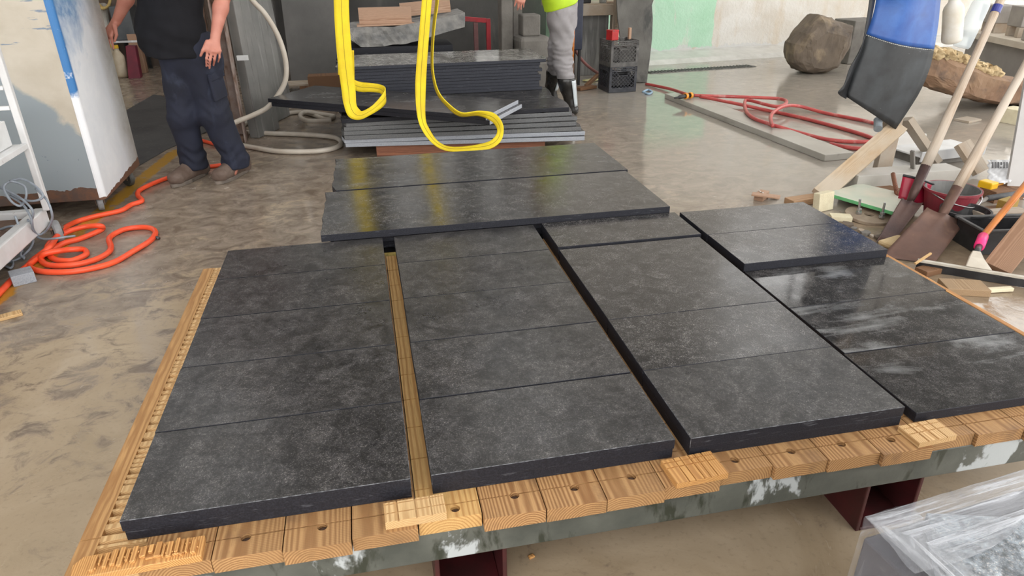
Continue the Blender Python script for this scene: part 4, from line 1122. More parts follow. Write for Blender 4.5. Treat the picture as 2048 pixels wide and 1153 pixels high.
# ------------------------------------------------------------------ white trolley in front of the cabinet
t = thing('trolley', 'white tubular steel trolley with shelves and cables at the left edge', 'trolley', (-2.2, 3.8, 0))
sx, sy = D(95, 420, 4.15).x, 4.15
mb = MB(); mb.boxm((.035, .035, 1.7), Matrix.Translation((sx, sy, .20 + .85))); obj('post', mb, MAT['white_paint'], t, .006)
mb = MB(); mb.boxm((.035, .035, 1.7), Matrix.Translation((sx - .62, sy, .20 + .85))); obj('post', mb, MAT['white_paint'], t, .006)
for (px, py) in ((28, 175), (42, 215), (10, 70)):
    z = D(px, py, sy).z
    mb = MB(); mb.boxm((.58, .022, .022), Matrix.Translation((sx - .31, sy, z))); obj('rung', mb, MAT['white_paint'], t, .004)
z = D(42, 286, sy).z
mb = MB(); mb.box(sx - .02, sx + .01, 2.9, sy - .019, z - .03, z); mb.box(sx - .62, sx - .021, 2.9, sy - .019, z - .012, z - .002)
obj('shelf', mb, MAT['white_paint'], t, .003)
mb = MB(); mb.box(sx - .06, sx - .045, 2.95, sy - .05, z + .001, z + .13); mb.box(sx - .55, sx - .06, sy - .065, sy - .05, z + .001, z + .13)
tr = obj('shelf_tray', mb, MAT['white_paint'], t, .003)
rx = F(88, 440, .15).x
mb = MB(); mb.box(rx - .06, rx + .0, 2.8, 4.20, .10, .20); mb.box(rx - .61, rx - .55, 2.8, 4.20, .10, .20); mb.box(rx - .55, rx - .06, 4.14, 4.2, .10, .20); mb.box(rx - .55, rx - .06, 2.8, 2.86, .10, .20)
obj('base_frame', mb, MAT['white_paint'], t, .008)
mb = MB(); mb.box(rx - .545, rx - .065, 2.87, 4.13, .15, .165); obj('deck', mb, MAT['rust'], t, .002)
for (x, y, r_) in ((rx + .035, 4.16, .5), (rx - .50, 4.1, .4), (rx - .04, 2.95, .2), (rx - .5, 2.95, .1)):
    caster(t, x, y, .0995, .066 if x > rx else .05, .04, r_, paint('grey_trolley_tyre', (0.33, 0.34, 0.35), (0.24, 0.24, 0.25), .5, 18), MAT['rust'])
    break
for (x, y, r_) in ((rx - .50, 4.1, .4), (rx - .04, 2.95, .2), (rx - .5, 2.95, .1)):
    caster(t, x, y, .0995, .048, .035, r_, wheel_grey, MAT['rust'])
cyl = MB(); fm = Matrix.Translation((rx - .30, 3.86, .2405)) @ Matrix.Rotation(math.pi / 2, 4, 'X') @ Matrix.Rotation(.3, 4, 'Y')
cyl.lathe([(.0, -.28), (.06, -.27), (.065, -.24), (.065, .22), (.05, .27), (0, .275)], fm, 20)
tag(obj('white_cylinder', cyl, MAT['white_paint'], None, .004), 'white metal cylinder lying on the trolley deck', 'cylinder')
cb = [[(20, 362), (48, 372), (52, 395), (40, 412), (20, 400), (8, 372), (40, 358), (70, 372), (86, 392), (70, 402), (40, 398), (10, 380), (-10, 372)],
      [(-5, 372), (20, 384), (48, 402), (66, 424), (62, 448), (68, 468), (84, 478), (104, 478), (120, 476), (150, 472)],
      [(72, 378), (92, 398), (102, 420), (104, 440), (92, 462), (76, 470), (66, 458), (62, 436), (46, 410), (20, 392)],
      [(-5, 462), (20, 453), (46, 456), (62, 470), (66, 484), (58, 500), (40, 516), (20, 524), (-4, 527)],
      [(30, 432), (38, 455), (42, 485), (46, 506), (48, 518)],
      [(-4, 512), (4, 526), (14, 534), (22, 536), (26, 530), (25, 524)],
      [(56, 440), (60, 460), (54, 485), (44, 500), (42, 512), (50, 516)]]
for k, pts in enumerate(cb):
    P_ = []
    for i, (x, y) in enumerate(pts):
        p = D(x, y, 3.98 + .05 * math.sin(i * 1.3 + k)); p.z = max(p.z, .012)
        if p.z <= .0121: p = F(x, y, .012)
        P_.append(p)
    hose('cable', ['grey cable loop hung over the trolley corner', 'grey cable trailing from the trolley to the orange hose', 'grey cable loop round the trolley wheel', 'grey cable looping below the trolley rail',
                   'short grey cable end hanging down the trolley rail', 'curled grey cable end on the floor at the left edge', 'kinked grey cable under the trolley rail'][k], 'cable', P_, .0062, MAT['grey_plastic'], 6, 'grey cables on the trolley', n=8)
# orange hose
r_ = .0155
hz = [(-40, 628), (0, 585), (40, 545), (80, 514), (110, 496), (130, 486), (160, 478), (190, 466), (205, 458), (200, 452), (170, 454), (140, 462), (112, 476), (96, 492), (96, 508), (112, 520), (140, 522), (160, 516), (173, 508), (168, 500), (150, 499), (120, 502), (90, 508), (82, 518), (90, 528), (110, 532), (150, 530), (190, 520),
      (216, 506), (222, 494), (218, 480), (226, 470), (250, 459), (280, 455), (302, 457), (311, 466), (300, 482), (268, 502), (230, 524), (190, 536), (140, 544), (90, 544), (64, 538), (58, 530), (72, 516), (98, 496), (112, 476), (124, 460), (150, 445), (190, 433), (240, 422), (262, 410), (284, 402), (276, 392), (278, 382), (300, 370), (330, 358), (365, 347), (400, 336), (430, 332), (470, 325), (470, 305), (410, 283), (380, 279)]
zz = [r_] * len(hz)
for i in (9, 10, 11, 12, 13): zz[i] = .045
for i in (20, 21, 22): zz[i] = .045
for i in (45, 46, 47): zz[i] = .06
hose('orange_hose', 'bright orange red hose tangled in loops on the floor, running past the boots', 'hose', lift(hz, zz), r_, MAT['orange_hose'], 6, n=10)
hose('brass_fitting', 'small dark fitting at the outer loop of the orange hose', 'fitting', lift([(306, 474), (318, 477)], .012), .009, MAT['steel_dark'], 2)
block('stone_offcut', 'small grey stone offcut on the yellow floor line by the orange hose', 'stone offcut', F(48, 563), (.10, .10, .055), 0.5, MAT['sawn_light'])
block('wood_scrap', 'flat tan wood scrap on the floor at the left edge', 'wood scrap', F(22, 634), (.09, .05, .015), 0.5, MAT['timber_pale'])
mb = MB(); mb.prism([F(*p, 0) for p in ((246, 226), (308, 190), (420, 215), (420, 262), (334, 300), (272, 336), (250, 262))], V(0, 0, .008)); tag(obj('rubber_mat', mb, paint('dark_rubber_mat', (.055, .055, .056), (.085, .085, .085), .6, 4, layers=[((.16, .15, .14), 30, .6, .7, (1, 1, 1))])), 'dark dusty rubber mat on the floor behind the first worker', 'mat')
# clutter in the dim bay behind the first worker
t = thing('yellow_rope', 'coil of pale yellow rope hanging on the rear bay wall', 'rope', D(205, 5, 10.9))
mb = MB()
for k in range(4): mb.tube([D(206, 0, 10.85) + V(.10 * math.cos(a) * (1 + .1 * k), -.03 * k, .2 * math.sin(a) + .1) for a in [2 * math.pi * q / 20 for q in range(20)]], .018, 8, True)
obj('rope_coil', mb, paint('straw_rope', (.62, .45, .17), (.5, .36, .14), .8, 60, bump=.4), t, smooth=True)
mb = MB(); mb.boxm((.05, .3, .05), Matrix.Translation(D(206, 0, 11.045) + V(0, 0, .33))); obj('peg', mb, MAT['steel_dark'], t)
for k, (xa, lean, lb) in enumerate(((188, .10, 'left pale pole leaning in the rear bay'), (207, .12, 'right pale pole leaning in the rear bay'))):
    a = D(xa + 18, 150, 10.4); a.z = .06; b_ = D(xa, 10, 10.98)
    mb = MB(); mb.tube([a, b_], .05, 12); tag(obj('pale_pole', mb, paint('pale_pipe', (.55, .53, .48), (.42, .4, .36), .5, 5), None), lb, 'pole')
t = thing('fire_red_sack', 'dark red sack slumped against the rear bay wall', 'sack', F(275, 148)) if False else None
A_, B_, C_, D_ = D(250, 92, 10.45), D(270, 92, 10.45), D(278, 143, 10.15), D(252, 140, 10.15)
mb = MB(); mb.prism([A_, B_, V(C_.x, 10.15, 0.0), V(D_.x, 10.15, .0)], V(0, .12, 0)); tag(obj('red_sheet', mb, paint('dark_red_panel', (.2, .02, .04), (.12, .015, .03), .5, 4), None, .01), 'dark red metal sheet leaning at the back of the bay', 'panel')
a = F(235, 148); 
for k, (px, z0, lb) in enumerate(((224, .0, 'left yellow-capped pale bottle in the rear bay'), (238, .0, 'right pale bottle in the rear bay'))):
    p = F(px + 8, 152 + k * 2); t = thing('bottle', lb, 'bottle', p)
    mb = MB(); mb.lathe([(.0, .001), (.07, .003), (.075, .03), (.075, .26), (.03, .34), (.03, .36)], Matrix.Translation(p), 18); obj('bottle_body', mb, paint('cloudy_plastic', (.55, .48, .36), (.45, .36, .25), .45, 8), t, smooth=True)
    mb = MB(); mb.lathe([(.035, .361), (.035, .40), (0, .401)], Matrix.Translation(p), 14); obj('cap', mb, paint('yellow_cap', (.8, .5, .02), None, .4), t)
t = thing('metal_shelf', 'dark steel shelf with grey trays at the back of the bay', 'shelf', D(252, 80, 10.8).to_tuple()[:2] + (0,))
p, q = D(226, 82, 10.62), D(274, 80, 10.62)
mb = MB(); mb.box(p.x, q.x, 10.62, 11.1, p.z - .03, p.z); obj('shelf_board', mb, MAT['steel'], t, .003)
mb = MB(); mb.box(p.x + .03, q.x - .02, 10.66, 11.0, p.z + .0005, p.z + .42); obj('tray_stack', mb, paint('slate_grey_box', (.07, .08, .09), (.11, .12, .13), .5, 5), t, .01)
for x in (p.x, q.x - .04):
    for y in (10.64, 11.04):
        mb = MB(); mb.box(x, x + .04, y, y + .04, 0, p.z - .0305); obj('post', mb, MAT['steel_dark'], t)
p = F(290, 146); mb = MB(); mb.box(p.x - .12, p.x + .02, p.y, p.y + .12, 0, .50); tag(obj('timber_stump', mb, MAT['board_pink'], None, .005), 'upright tan timber stump in the rear bay', 'timber')

# ------------------------------------------------------------------ timber offcuts on the deck of the bed
def slotted(name, label, c, w_, l_, h_, rz, mat, slots_x, slots_y, sd=.008):
    """block with saw slots; local Y is the long way"""
    fm = Matrix.Translation(c) @ Matrix.Rotation(rz, 4, 'Z')
    mb = MB()
    xs = [-w_ / 2] + sorted(slots_x) + [w_ / 2]; ys = [-l_ / 2] + sorted(slots_y) + [l_ / 2]
    mb.boxm((w_, l_, h_ - sd), fm @ Matrix.Translation((0, 0, (h_ - sd) / 2)))
    g = .0016
    for i in range(len(xs) - 1):
        for j in range(len(ys) - 1):
            x0 = xs[i] + (g if i else 0); x1 = xs[i + 1] - (g if i < len(xs) - 2 else 0)
            y0 = ys[j] + (g if j else 0); y1 = ys[j + 1] - (g if j < len(ys) - 2 else 0)
            mb.boxm((x1 - x0, y1 - y0, sd), fm @ Matrix.Translation(((x0 + x1) / 2, (y0 + y1) / 2, h_ - sd / 2)))
    return tag(obj(name, mb, mat, None, local=fm), label, 'wood offcut', 'wood offcuts on the bed front')


c = F(830, 1025, TZ); slotted('wood_offcut', 'pale scored wood offcut below the timber gap', (c.x, c.y - .01, TZ + .0005), .135, .060, .022, .02, MAT['timber_pale'], [-.038, .002, .036], [-.004, .024], .003)
c = F(1387, 945, TZ); slotted('wood_offcut', 'orange slotted wood offcut below the dark gap', (c.x, c.y, TZ + .0005), .135, .085, .016, .06, MAT['timber_orange'], [-.035, -.018, .005, .022, .04], [.012, .03], .003)
c = F(1852, 872, TZ); slotted('wood_offcut', 'square slotted wood offcut at the right front of the bed', (c.x, c.y, TZ + .0005), .115, .072, .016, .06, MAT['timber_pale'], [-.03, .0, .028], [.0, .022], .003)
# the carved strip at the left corner
a, b_ = F(155, 1128, TZ + .01), F(410, 1082, TZ + .01); ax = (b_ - a).normalized(); L = (b_ - a).length
fm = Matrix.Translation(V(*((a + b_) / 2 - V(ax.y, -ax.x, 0) * -.022).xy, TZ + .0005)) @ Matrix.Rotation(math.atan2(ax.y, ax.x), 4, 'Z')
mb = MB()
pr = [(-L / 2, -.022), (-L / 2 + .03, -.028), (L / 2, -.028), (L / 2, .03), (-L / 2 + .012, .03), (-L / 2 - .004, .01)]
mb.prism([fm @ V(x, y, 0) for x, y in pr], V(0, 0, .018))
x = -L / 2 + .035
while x < L / 2 - .012:
    w_ = random.uniform(.004, .012); y0 = random.uniform(-.022, .004); y1 = random.uniform(.014, .03)
    mb.boxm((w_, y1 - y0, .008), fm @ Matrix.Translation((x + w_ / 2, (y0 + y1) / 2, .0215)))
    if random.random() < .7: mb.boxm((w_ + .006, .004, .006), fm @ Matrix.Translation((x + w_ / 2, random.uniform(-.015, .015), .0205)))
    x += w_ + random.uniform(.003, .006)
tag(obj('wood_offcut', mb, MAT['timber_orange'], None, .0012, 1, local=fm), 'long carved wood strip with deep notches at the left front corner of the bed', 'wood offcut', 'wood offcuts on the bed front')
block('wood_chip', 'tiny orange wood chip on the floor below the front beam', 'wood chip', F(1063, 1116), (.018, .012, .008), .3, MAT['timber_orange'])

# ------------------------------------------------------------------ shrink-wrapped stack at the bottom right
def make_film():
    b = NB('stretch_film'); v = b.vec((1, 1, 1), False)
    s1 = b.noise(b.vec((1.2, 14, 14), False), 5, 5, .6, 1.0); s2 = b.noise(b.vec((14, 1.2, 14), False), 5, 5, .6, 1.0); s3 = b.noise(b.vec((12, 12, 1.2), False), 5, 5, .6, .6)
    n = b.math('MAXIMUM', b.math('MAXIMUM', s1, s2), s3)
    fac = b.math('ADD', 0.05, b.math('MULTIPLY', b.step(n, .62, .78), .32))
    b.bump(n, 0.9, .006)
    b.out((0.52, 0.54, 0.60), .12, 0, .8)
    tr = b.n.new('ShaderNodeBsdfTransparent'); mx = b.n.new('ShaderNodeMixShader')
    b.val(mx.inputs[0], fac); b.link(tr.outputs[0], mx.inputs[1]); b.link(b.b.outputs[0], mx.inputs[2])
    b.link(mx.outputs[0], b.n['Material Output'].inputs[0])
    return b.m


def make_film_dense():
    b = NB('gathered_stretch_film')
    s1 = b.noise(b.vec((1.0, 26, 20), False), 4, 5, .6, .8); s2 = b.noise(b.vec((26, 1.0, 20), False), 4, 5, .6, .8)
    sp = b.n.new('ShaderNodeSeparateXYZ'); b.link(b.tc.outputs['Object'], sp.inputs[0])
    w_ = b.math('GREATER_THAN', b.math('ADD', sp.outputs['X'], sp.outputs['Y']), -.01)
    n = b.math('ADD', b.math('MULTIPLY', w_, s1), b.math('MULTIPLY', b.math('SUBTRACT', 1.0, w_), s2))
    fac = b.math('ADD', 0.17, b.math('MULTIPLY', b.step(n, .50, .68), .48))
    b.bump(n, 1.0, .006)
    b.out((0.50, 0.52, 0.56), .10, 0, 1.0)
    tr = b.n.new('ShaderNodeBsdfTransparent'); mx = b.n.new('ShaderNodeMixShader')
    b.val(mx.inputs[0], fac); b.link(tr.outputs[0], mx.inputs[1]); b.link(b.b.outputs[0], mx.inputs[2])
    b.link(mx.outputs[0], b.n['Material Output'].inputs[0])
    return b.m


WZ = 0.70
wc = F(1730, 1035, WZ); wr = F(2048, 940, WZ); wl = F(1830, 1153, WZ)
ux = (wr - wc).normalized(); uy = V(-ux.y, ux.x, 0)
wf = Matrix((ux, uy, V(0, 0, 1))).transposed().to_4x4(); wf.translation = V(wc.x, wc.y, 0)
WX, WY = .75, .72
t = thing('wrapped_stack', 'light grey granite pieces shrink-wrapped in clear film at the bottom right corner', 'wrapped stone stack', wf @ V(WX / 2, -WY / 2, 0))
mb = MB()
for q in range(3): mb.boxm((.09, WY - .02, .09), wf @ Matrix.Translation((.07 + q * .30, -WY / 2, .045)))
for q in range(5): mb.boxm((WX - .02, .1, .02), wf @ Matrix.Translation((WX / 2, -.07 - q * .145, .1005)))
obj('pallet', mb, MAT['timber_grey'], t, .002)
mb = MB(); mb.prism([wf @ V(.004, -.004, .112), wf @ V(WX - .012, -.004, .112), wf @ V(WX - .012, -WY + .012, .112), wf @ V(.004, -WY + .012, .112)], V(0, 0, .548)); obj('stone_core', mb, paint('slate_core', (.085, .083, .095), (.12, .117, .13), .5, 6), t, .004)
g1, g2 = F(1840, 1052, .66), F(2060, 1064, .66)
pl = [F(1846, 1046, .66), F(2110, 1060, .66), F(2200, 1330, .66), F(1905, 1330, .66)]
mb = MB(); mb.prism([V(p.x, p.y, .6605) for p in pl], V(0, 0, .021), 0, 1); obj('granite_piece', mb, [MAT['granite_light'], MAT['sawn_light']], t, .002)
film = make_film(); dense = make_film_dense()
n = 24
def wall_grid(a, b_, z0, z1, amp):
    return [[a.lerp(b_, i / n) + V(0, 0, z0 + (z1 - z0) * j / 10) + (wf.to_3x3() @ V(random.uniform(-amp, amp), random.uniform(-amp, amp), 0)) for j in range(11)] for i in range(n + 1)]
mb = MB(); A0, B0, C0, D0 = wf @ V(0, 0, 0), wf @ V(WX, 0, 0), wf @ V(0, -WY, 0), wf @ V(WX, -WY, 0)
mb.sheet(wall_grid(A0, B0, .02, WZ, .0015), .0006); obj('film', mb, film, t, smooth=True)
mb = MB(); mb.sheet(wall_grid(A0, C0, .02, WZ, .0015), .0006); obj('film', mb, film, t, smooth=True)
# gathered film lapped over the top edges
g = []
for i in range(31):
    u = i / 30; row = []
    wdt = .065 + .02 * math.sin(u * 9) + .035 * (1 - u) ** 4
    for j in range(9):
        q = j / 8
        row.append(wf @ V(WX * u, -wdt * q, WZ - .018 * q ** 1.3 + .003 * math.sin(q * 14 + u * 6) * q + random.uniform(-.0008, .0008)))
    g.append(row)
mb = MB(); mb.sheet(g, .0007); obj('film_lap', mb, dense, t, smooth=True, local=wf.copy())
g = []
for i in range(31):
    u = i / 30; row = []
    wdt = .062 + .012 * math.sin(u * 8 + 1) + .03 * (1 - u) ** 4
    for j in range(9):
        q = j / 8
        row.append(wf @ V(wdt * q, -WY * u, WZ + .0009 - .018 * q ** 1.3 + .003 * math.sin(q * 15 + u * 5) * q + random.uniform(-.0008, .0008)))
    g.append(row)
mb = MB(); mb.sheet(g, .0007); obj('film_lap', mb, dense, t, smooth=True, local=wf.copy())
mb = MB(); mb.sheet([[wf @ V(.06 + .6 * i / 12, -.06 - .6 * j / 12, .672 + .002 * math.sin(i * 2 + j)) for j in range(13)] for i in range(13)], .0005)
# ------------------------------------------------------------------ right: hanging apron on its post
AY = 4.10
pf = F(1772, 352); pf = V(3.585, 4.22, 0)
t = thing('hanging_post', 'pale timber post with a side arm behind the blue and black apron', 'post', (pf.x, pf.y, 0))
mb = MB(); mb.boxm((.12, .05, 2.4), Matrix.Translation((pf.x, pf.y, 1.2))); obj('post', mb, MAT['timber_grey'], t, .003)
mb = MB(); mb.boxm((1.0, .05, .06), Matrix.Translation((pf.x + .35, pf.y - .051, 2.30))); obj('arm', mb, MAT['timber_grey'], t, .003)
mb = MB(); mb.boxm((.5, .30, .03), Matrix.Translation((pf.x, pf.y, .015))); 
mb2 = MB(); mb2.tube([V(pf.x - .02, pf.y - .06, 2.27), V(pf.x - .02, pf.y - .11, 2.22), V(pf.x - .02, pf.y - .13, 2.16)], .008, 8); obj('hook', mb2, MAT['steel'], t)


def make_apron(blue):
    b = NB('blue_tarpaulin' if blue else 'black_tarpaulin'); v = b.vec(rand=False); n1 = b.noise(v, 7, 6, .62, .5); n2 = b.noise(v, 3, 4)
    if blue: c = b.mix(b.step(n1, .35, .68), (.022, .08, .31), (.04, .135, .43)); c = b.mix(b.math('MULTIPLY', b.step(n2, .52, .72), .6), c, (.03, .06, .14)); c = b.mix(b.step(n1, .68, .8), c, (.3, .35, .42))
    else: c = b.mix(b.step(n1, .35, .7), (.010, .011, .013), (.026, .029, .032)); c = b.mix(b.math('MULTIPLY', b.step(n2, .46, .72), .42), c, (.095, .113, .126)); c = b.mix(b.step(b.noise(v, 40, 4), .72, .76), c, (.4, .42, .43))
    return b.out(c, .42 if blue else .5, 0, .5)


ab, ak = make_apron(True), make_apron(False)
t = thing('apron', 'hanging heavy apron, shiny blue above a stitched dusty black skirt', 'apron', D(1790, 258, AY))
Lft = [(1764, -330), (1762, -160), (1756, -60), (1752, 0), (1744, 36), (1732, 68), (1722, 100), (1704, 150), (1690, 192)]
Rgt = [(1930, -330), (1905, -160), (1890, -60), (1881, 0), (1876, 50), (1868, 98), (1858, 140), (1836, 190), (1791, 259)]
def ap_row(i, n=12):
    out = []
    for j in range(n + 1):
        u = j / n; x = Lft[i][0] + (Rgt[i][0] - Lft[i][0]) * u; y = Lft[i][1] + (Rgt[i][1] - Lft[i][1]) * u
        dy = .018 * math.sin(u * 7 + i * .4) + .05 * (1 - math.sin(u * math.pi))
        out.append(D(x, y + (6 * math.sin(u * 3.1) if i == 5 else 0), AY + dy - .03 * (i < 3)))
    return out
rows = [ap_row(i) for i in range(9)]
def dens(rs, sub=4):
    cols = [spline([r[j] for r in rs], sub) for j in range(len(rs[0]))]
    return [[cols[j][i] for j in range(len(cols))] for i in range(len(cols[0]))]
mb = MB(); mb.sheet(dens(rows[2:6]), .004); obj('bib', mb, ab, t, smooth=True)['label'] = 'shiny blue middle'
mb = MB(); mb.sheet(dens(rows[:3]), .004); obj('unseen_top', mb, ak, t, smooth=True)['label'] = 'unseen black top added to darken the reflection'  # out-of-view black part, added so the apron reflects dark in the stones
mb = MB(); mb.sheet([[p + V(0, .0, 0) for p in r] for r in dens(rows[5:])], .004); sk = obj('skirt', mb, ak, t, smooth=True); sk['label'] = 'dusty black lower half'
g = dens(rows)
st = []
for j in range(12):
    a, b_ = rows[5][j], rows[5][j + 1]
    for q in range(3):
        p = a.lerp(b_, q / 3); p2 = a.lerp(b_, q / 3 + .2); st.append((p + V(0, -.004, -.006), p2 + V(0, -.004, -.006)))
mb = MB()
for p, p2 in st: mb.tube([p, p2], .0022, 6)
obj('seam_stitches', mb, paint('white_thread', (.7, .7, .68), None, .8), t)
# folded-back left edge
fl = [[(1752, -10, .0), (1740, -8, -.03)], [(1742, 40, 0), (1733, 42, -.03)], [(1732, 68, 0), (1722, 98, -.04)], [(1727, 95, 0), (1700, 135, -.05)], [(1708, 142, 0), (1688, 170, -.05)], [(1696, 178, 0), (1676, 186, -.05)], [(1694, 192, 0), (1692, 198, -.02)]]
mb = MB(); mb.sheet(dens([[D(x, y, AY + .05 + d) for x, y, d in r] for r in fl]), .004); obj('folded_edge', mb, ak, t, smooth=True)
mb = MB(); mb.tube([D(1756, 258, AY + .02), D(1756, 240, AY + .09)], .028, 14); mb.tube([D(1756, 240, AY + .09), V(pf.x - .05, pf.y - .0, D(1756, 240, AY + .09).z)], .02, 12)
tag(obj('steel_pipe', mb, paint('blue_grey_pipe', (.16, .19, .22), (.22, .25, .27), .45, 20), None), 'blue-grey pipe stub poking out under the apron hem', 'pipe')
# trestle boards around the post
board('timber_strut', 'long pale timber strut leaning up to the apron hem', 'timber', F(1640, 391, .045), D(1798, 252, 4.18) , .115, .04, MAT['timber_pale'] if False else make_wood('tan_strut', (.55, .40, .25), (.42, .28, .15), grey=(.5, .44, .36)), roll=0.5)
board('timber_strut', 'tan timber foot board lying on the floor below the long strut', 'timber', F(1578, 405, .02), F(1650, 394, .02), .09, .038, MAT['timber_orange'] if False else make_wood('tan_foot', (.50, .32, .19), (.36, .2, .1)))
board('timber_strut', 'grey timber strut leaning right of the post with its end up', 'timber', D(1813, 238, 4.40), F(1872, 325, .04) , .11, .045, MAT['timber_grey'], roll=-0.4)
board('timber_offcut', 'short square grey timber offcut tilted between the shovel handles', 'timber', D(1924, 286, 4.15), D(1962, 345, 4.0), .13, .04, MAT['timber_grey'], roll=.3)
board('thin_lath', 'thin grey lath standing behind the red scoop', 'timber', D(1825, 302, 3.9), F(1826, 372, .0), .028, .015, MAT['stone_pier'])
# stone block and sheet behind the buckets
sb0, sb1 = F(1700, 386), F(1905, 372)
ax = (sb1 - sb0).normalized(); an = math.atan2(ax.y, ax.x)
block('stone_block', 'long pale grey stone block on the floor behind the buckets', 'stone block', (sb0 + sb1) / 2 + V(-ax.y, ax.x, 0) * .03, ((sb1 - sb0).length, .16, .13), an, paint('pale_stone_block', (.40, .385, .35), (.48, .46, .43), .6, 4, bump=.1))
fm = Matrix.Translation(F(1905, 352, 0) + V(0.14, .36, .10)) @ Euler((.0, -.0, .12)).to_matrix().to_4x4()
t = thing('metal_tray', 'pale grey sheet metal tray with upturned edge behind the red bucket', 'tray', F(1905, 352, 0) + V(.1, .28, 0))
mb = MB(); mb.boxm((.62, .30, .012), fm); obj('tray_base', mb, MAT['white_paint'], t, .003)
mb = MB(); mb.boxm((.62, .012, .075), fm @ Matrix.Translation((0, -.157, -.0))); obj('tray_edge', mb, paint('grey_sheet', (.42, .43, .45), (.5, .5, .5), .35, 8), t, .003)
mb = MB(); mb.boxm((.5, .22, .09), fm @ Matrix.Translation((0, .02, -.053))); obj('tray_support', mb, MAT['stone_pier'], t, .003)
mb = MB(); mb.prism([F(*q, 0) for q in ((1775, 341), (1852, 346), (1852, 272), (1800, 266), (1782, 290))], V(0, 0, .02)); tag(obj('white_sheet', mb, paint('white_board', (.72, .71, .69), (.78, .77, .75), .3, 3), None, .003), 'large white sheet lying on the floor behind the shovels', 'sheet')
# green-edged pale slab
mb = MB(); pts = [F(*p, .075) for p in ((1652, 385), (1792, 425), (1850, 396), (1720, 366))]
mb.prism([V(p.x, p.y, .052) for p in pts], V(0, 0, .022), 0, 1)
tag(obj('glass_sheet', mb, [paint('cream_dusty_glass', (.62, .60, .50), (.5, .56, .47), .25, 5), paint('green_glass_edge', (.16, .52, .22), (.12, .40, .18), .2, 8)], None, .002), 'dusty cream glass sheet with a bright green edge among the rubble', 'glass sheet')
p = F(1700, 400); block('stone_chunk', 'grey stone chunk propping the green-edged glass sheet', 'stone chunk', F(1745, 392, .0), (.3, .18, .0515), .3, MAT['timber_brown'])
fb = F(1651, 424)
block('foam_block', 'pale cream foam block standing upright at the bed corner', 'foam block', fb + V(0, .03, 0), (.125, .05, .115), .25, MAT['pale_foam'], rx=-.12)
block('foam_block', 'flat pale cream foam scrap in the rubble beside the bed', 'foam block', F(1680, 440), (.12, .07, .03), -.4, MAT['pale_foam'])
# round flange with two bolts
t = thing('flange_plate', 'round rusty tan flange plate with two shiny bolts beside the bed', 'flange', F(1740, 432))
fc = F(1738, 430, .02)
mb = MB(); mb.lathe([(.028, .0), (.135, .0), (.135, .018), (.028, .018)], Matrix.Translation((fc.x, fc.y, .006)) @ Matrix.Rotation(.06, 4, 'X'), 36, closed=True)
obj('plate', mb, paint('tan_rusty_plate', (.33, .26, .19), (.24, .18, .13), .6, 14, bump=.2), t, .002)
for k, (px, py) in enumerate(((1717, 428), (1763, 436))):
    p = F(px, py, .025)
    mb = MB(); mb.lathe([(.007, .0), (.007, .095)], Matrix.Translation(p) @ Matrix.Rotation(-.12 + .1 * k, 4, 'Y'), 10); mb.lathe([(.018, 0), (.018, .014)], Matrix.Translation(p + V(0, 0, .001)), 6); mb.lathe([(.015, 0), (.015, .012)], Matrix.Translation(p + V(.0, 0, .022)), 6)
    obj('bolt', mb, MAT['steel'], t, .001)
# little plastic-wrapped planks at the far corner of the raised pair
board('wood_scrap', 'small pinkish board scrap lying beyond the raised stone pair', 'wood scrap', F(1504, 388, .055), F(1560, 395, .055), .05, .014, MAT['board_pink'])
block('wood_scrap', 'grey wood scrap leaning under the small pinkish board', 'wood scrap', F(1522, 398), (.11, .06, .046), .7, MAT['board_pink'])
mb = MB(); p = F(1530, 402); mb.sheet([[p + V(.03 * i - .02, .02 * j, .05 - .012 * i + .004 * ((i + j) % 2)) for j in range(4)] for i in range(5)], .001); tag(obj('plastic_scrap', mb, paint('white_film', (.8, .8, .8), None, .3), None), 'scrap of white plastic film on the small board scraps', 'plastic')
# ------------------------------------------------------------------ shovels
RB = paint('rust_brown_blade', (.105, .058, .046), (.155, .085, .062), .55, 7, .35, .25, 50, layers=[((.22, .13, .08), 8, .6, .75, (1, 1, 1))])
RD = paint('dark_rust_blade', (.06, .032, .03), (.10, .055, .045), .5, 8, .3, .3, 50)


def shovel(label, BL, BR, TL, TR, hb, ht, mat, r=.021, curl=.025, extra=None):
    t = thing('shovel', label, 'shovel', (BL + BR) / 2, 'shovels leaning beside the bed')
    nn = (BR - BL).cross(TL - BL).normalized()
    if nn.dot(CAM_P - BL) < 0: nn = -nn
    g = []
    for i in range(11):
        v = i / 10; row = []
        for j in range(13):
            u = j / 12; p = BL.lerp(BR, u).lerp(TL.lerp(TR, u), v)
            d = curl * (abs(2 * u - 1) ** 2.5) * (.4 + .6 * v) + .03 * max(0, v - .8) * 5 * .3
            ridge = .012 * max(0, v - .45) / .55 * math.exp(-((u - .5) / .10) ** 2)
            row.append(p + nn * (d + ridge))
        g.append(row)
    mb = MB(); mb.sheet(g, .003); obj('blade', mb, mat, t, smooth=True)
    ax = (ht - hb).normalized()
    s0 = hb - ax * .07 + nn * .012; s1 = hb + ax * .17 + nn * .01
    mb = MB(); mb.tube([s0, hb + nn * .014, s1], [.018, .026, .029], 14); obj('socket', mb, mat, t, smooth=True)
    n_ = 10; mb = MB(); a = hb + ax * .168 + nn * .01
    mb.tube([a.lerp(ht, k / n_) for k in range(n_ + 1)], [r * (1.18 - .26 * min(1, k / 5) + .03 * math.sin(k)) for k in range(n_ + 1)], 14); h = obj('handle', mb, MAT['handle_wood'], t, smooth=True, local=frame(a, ht))
    return t, ax, a


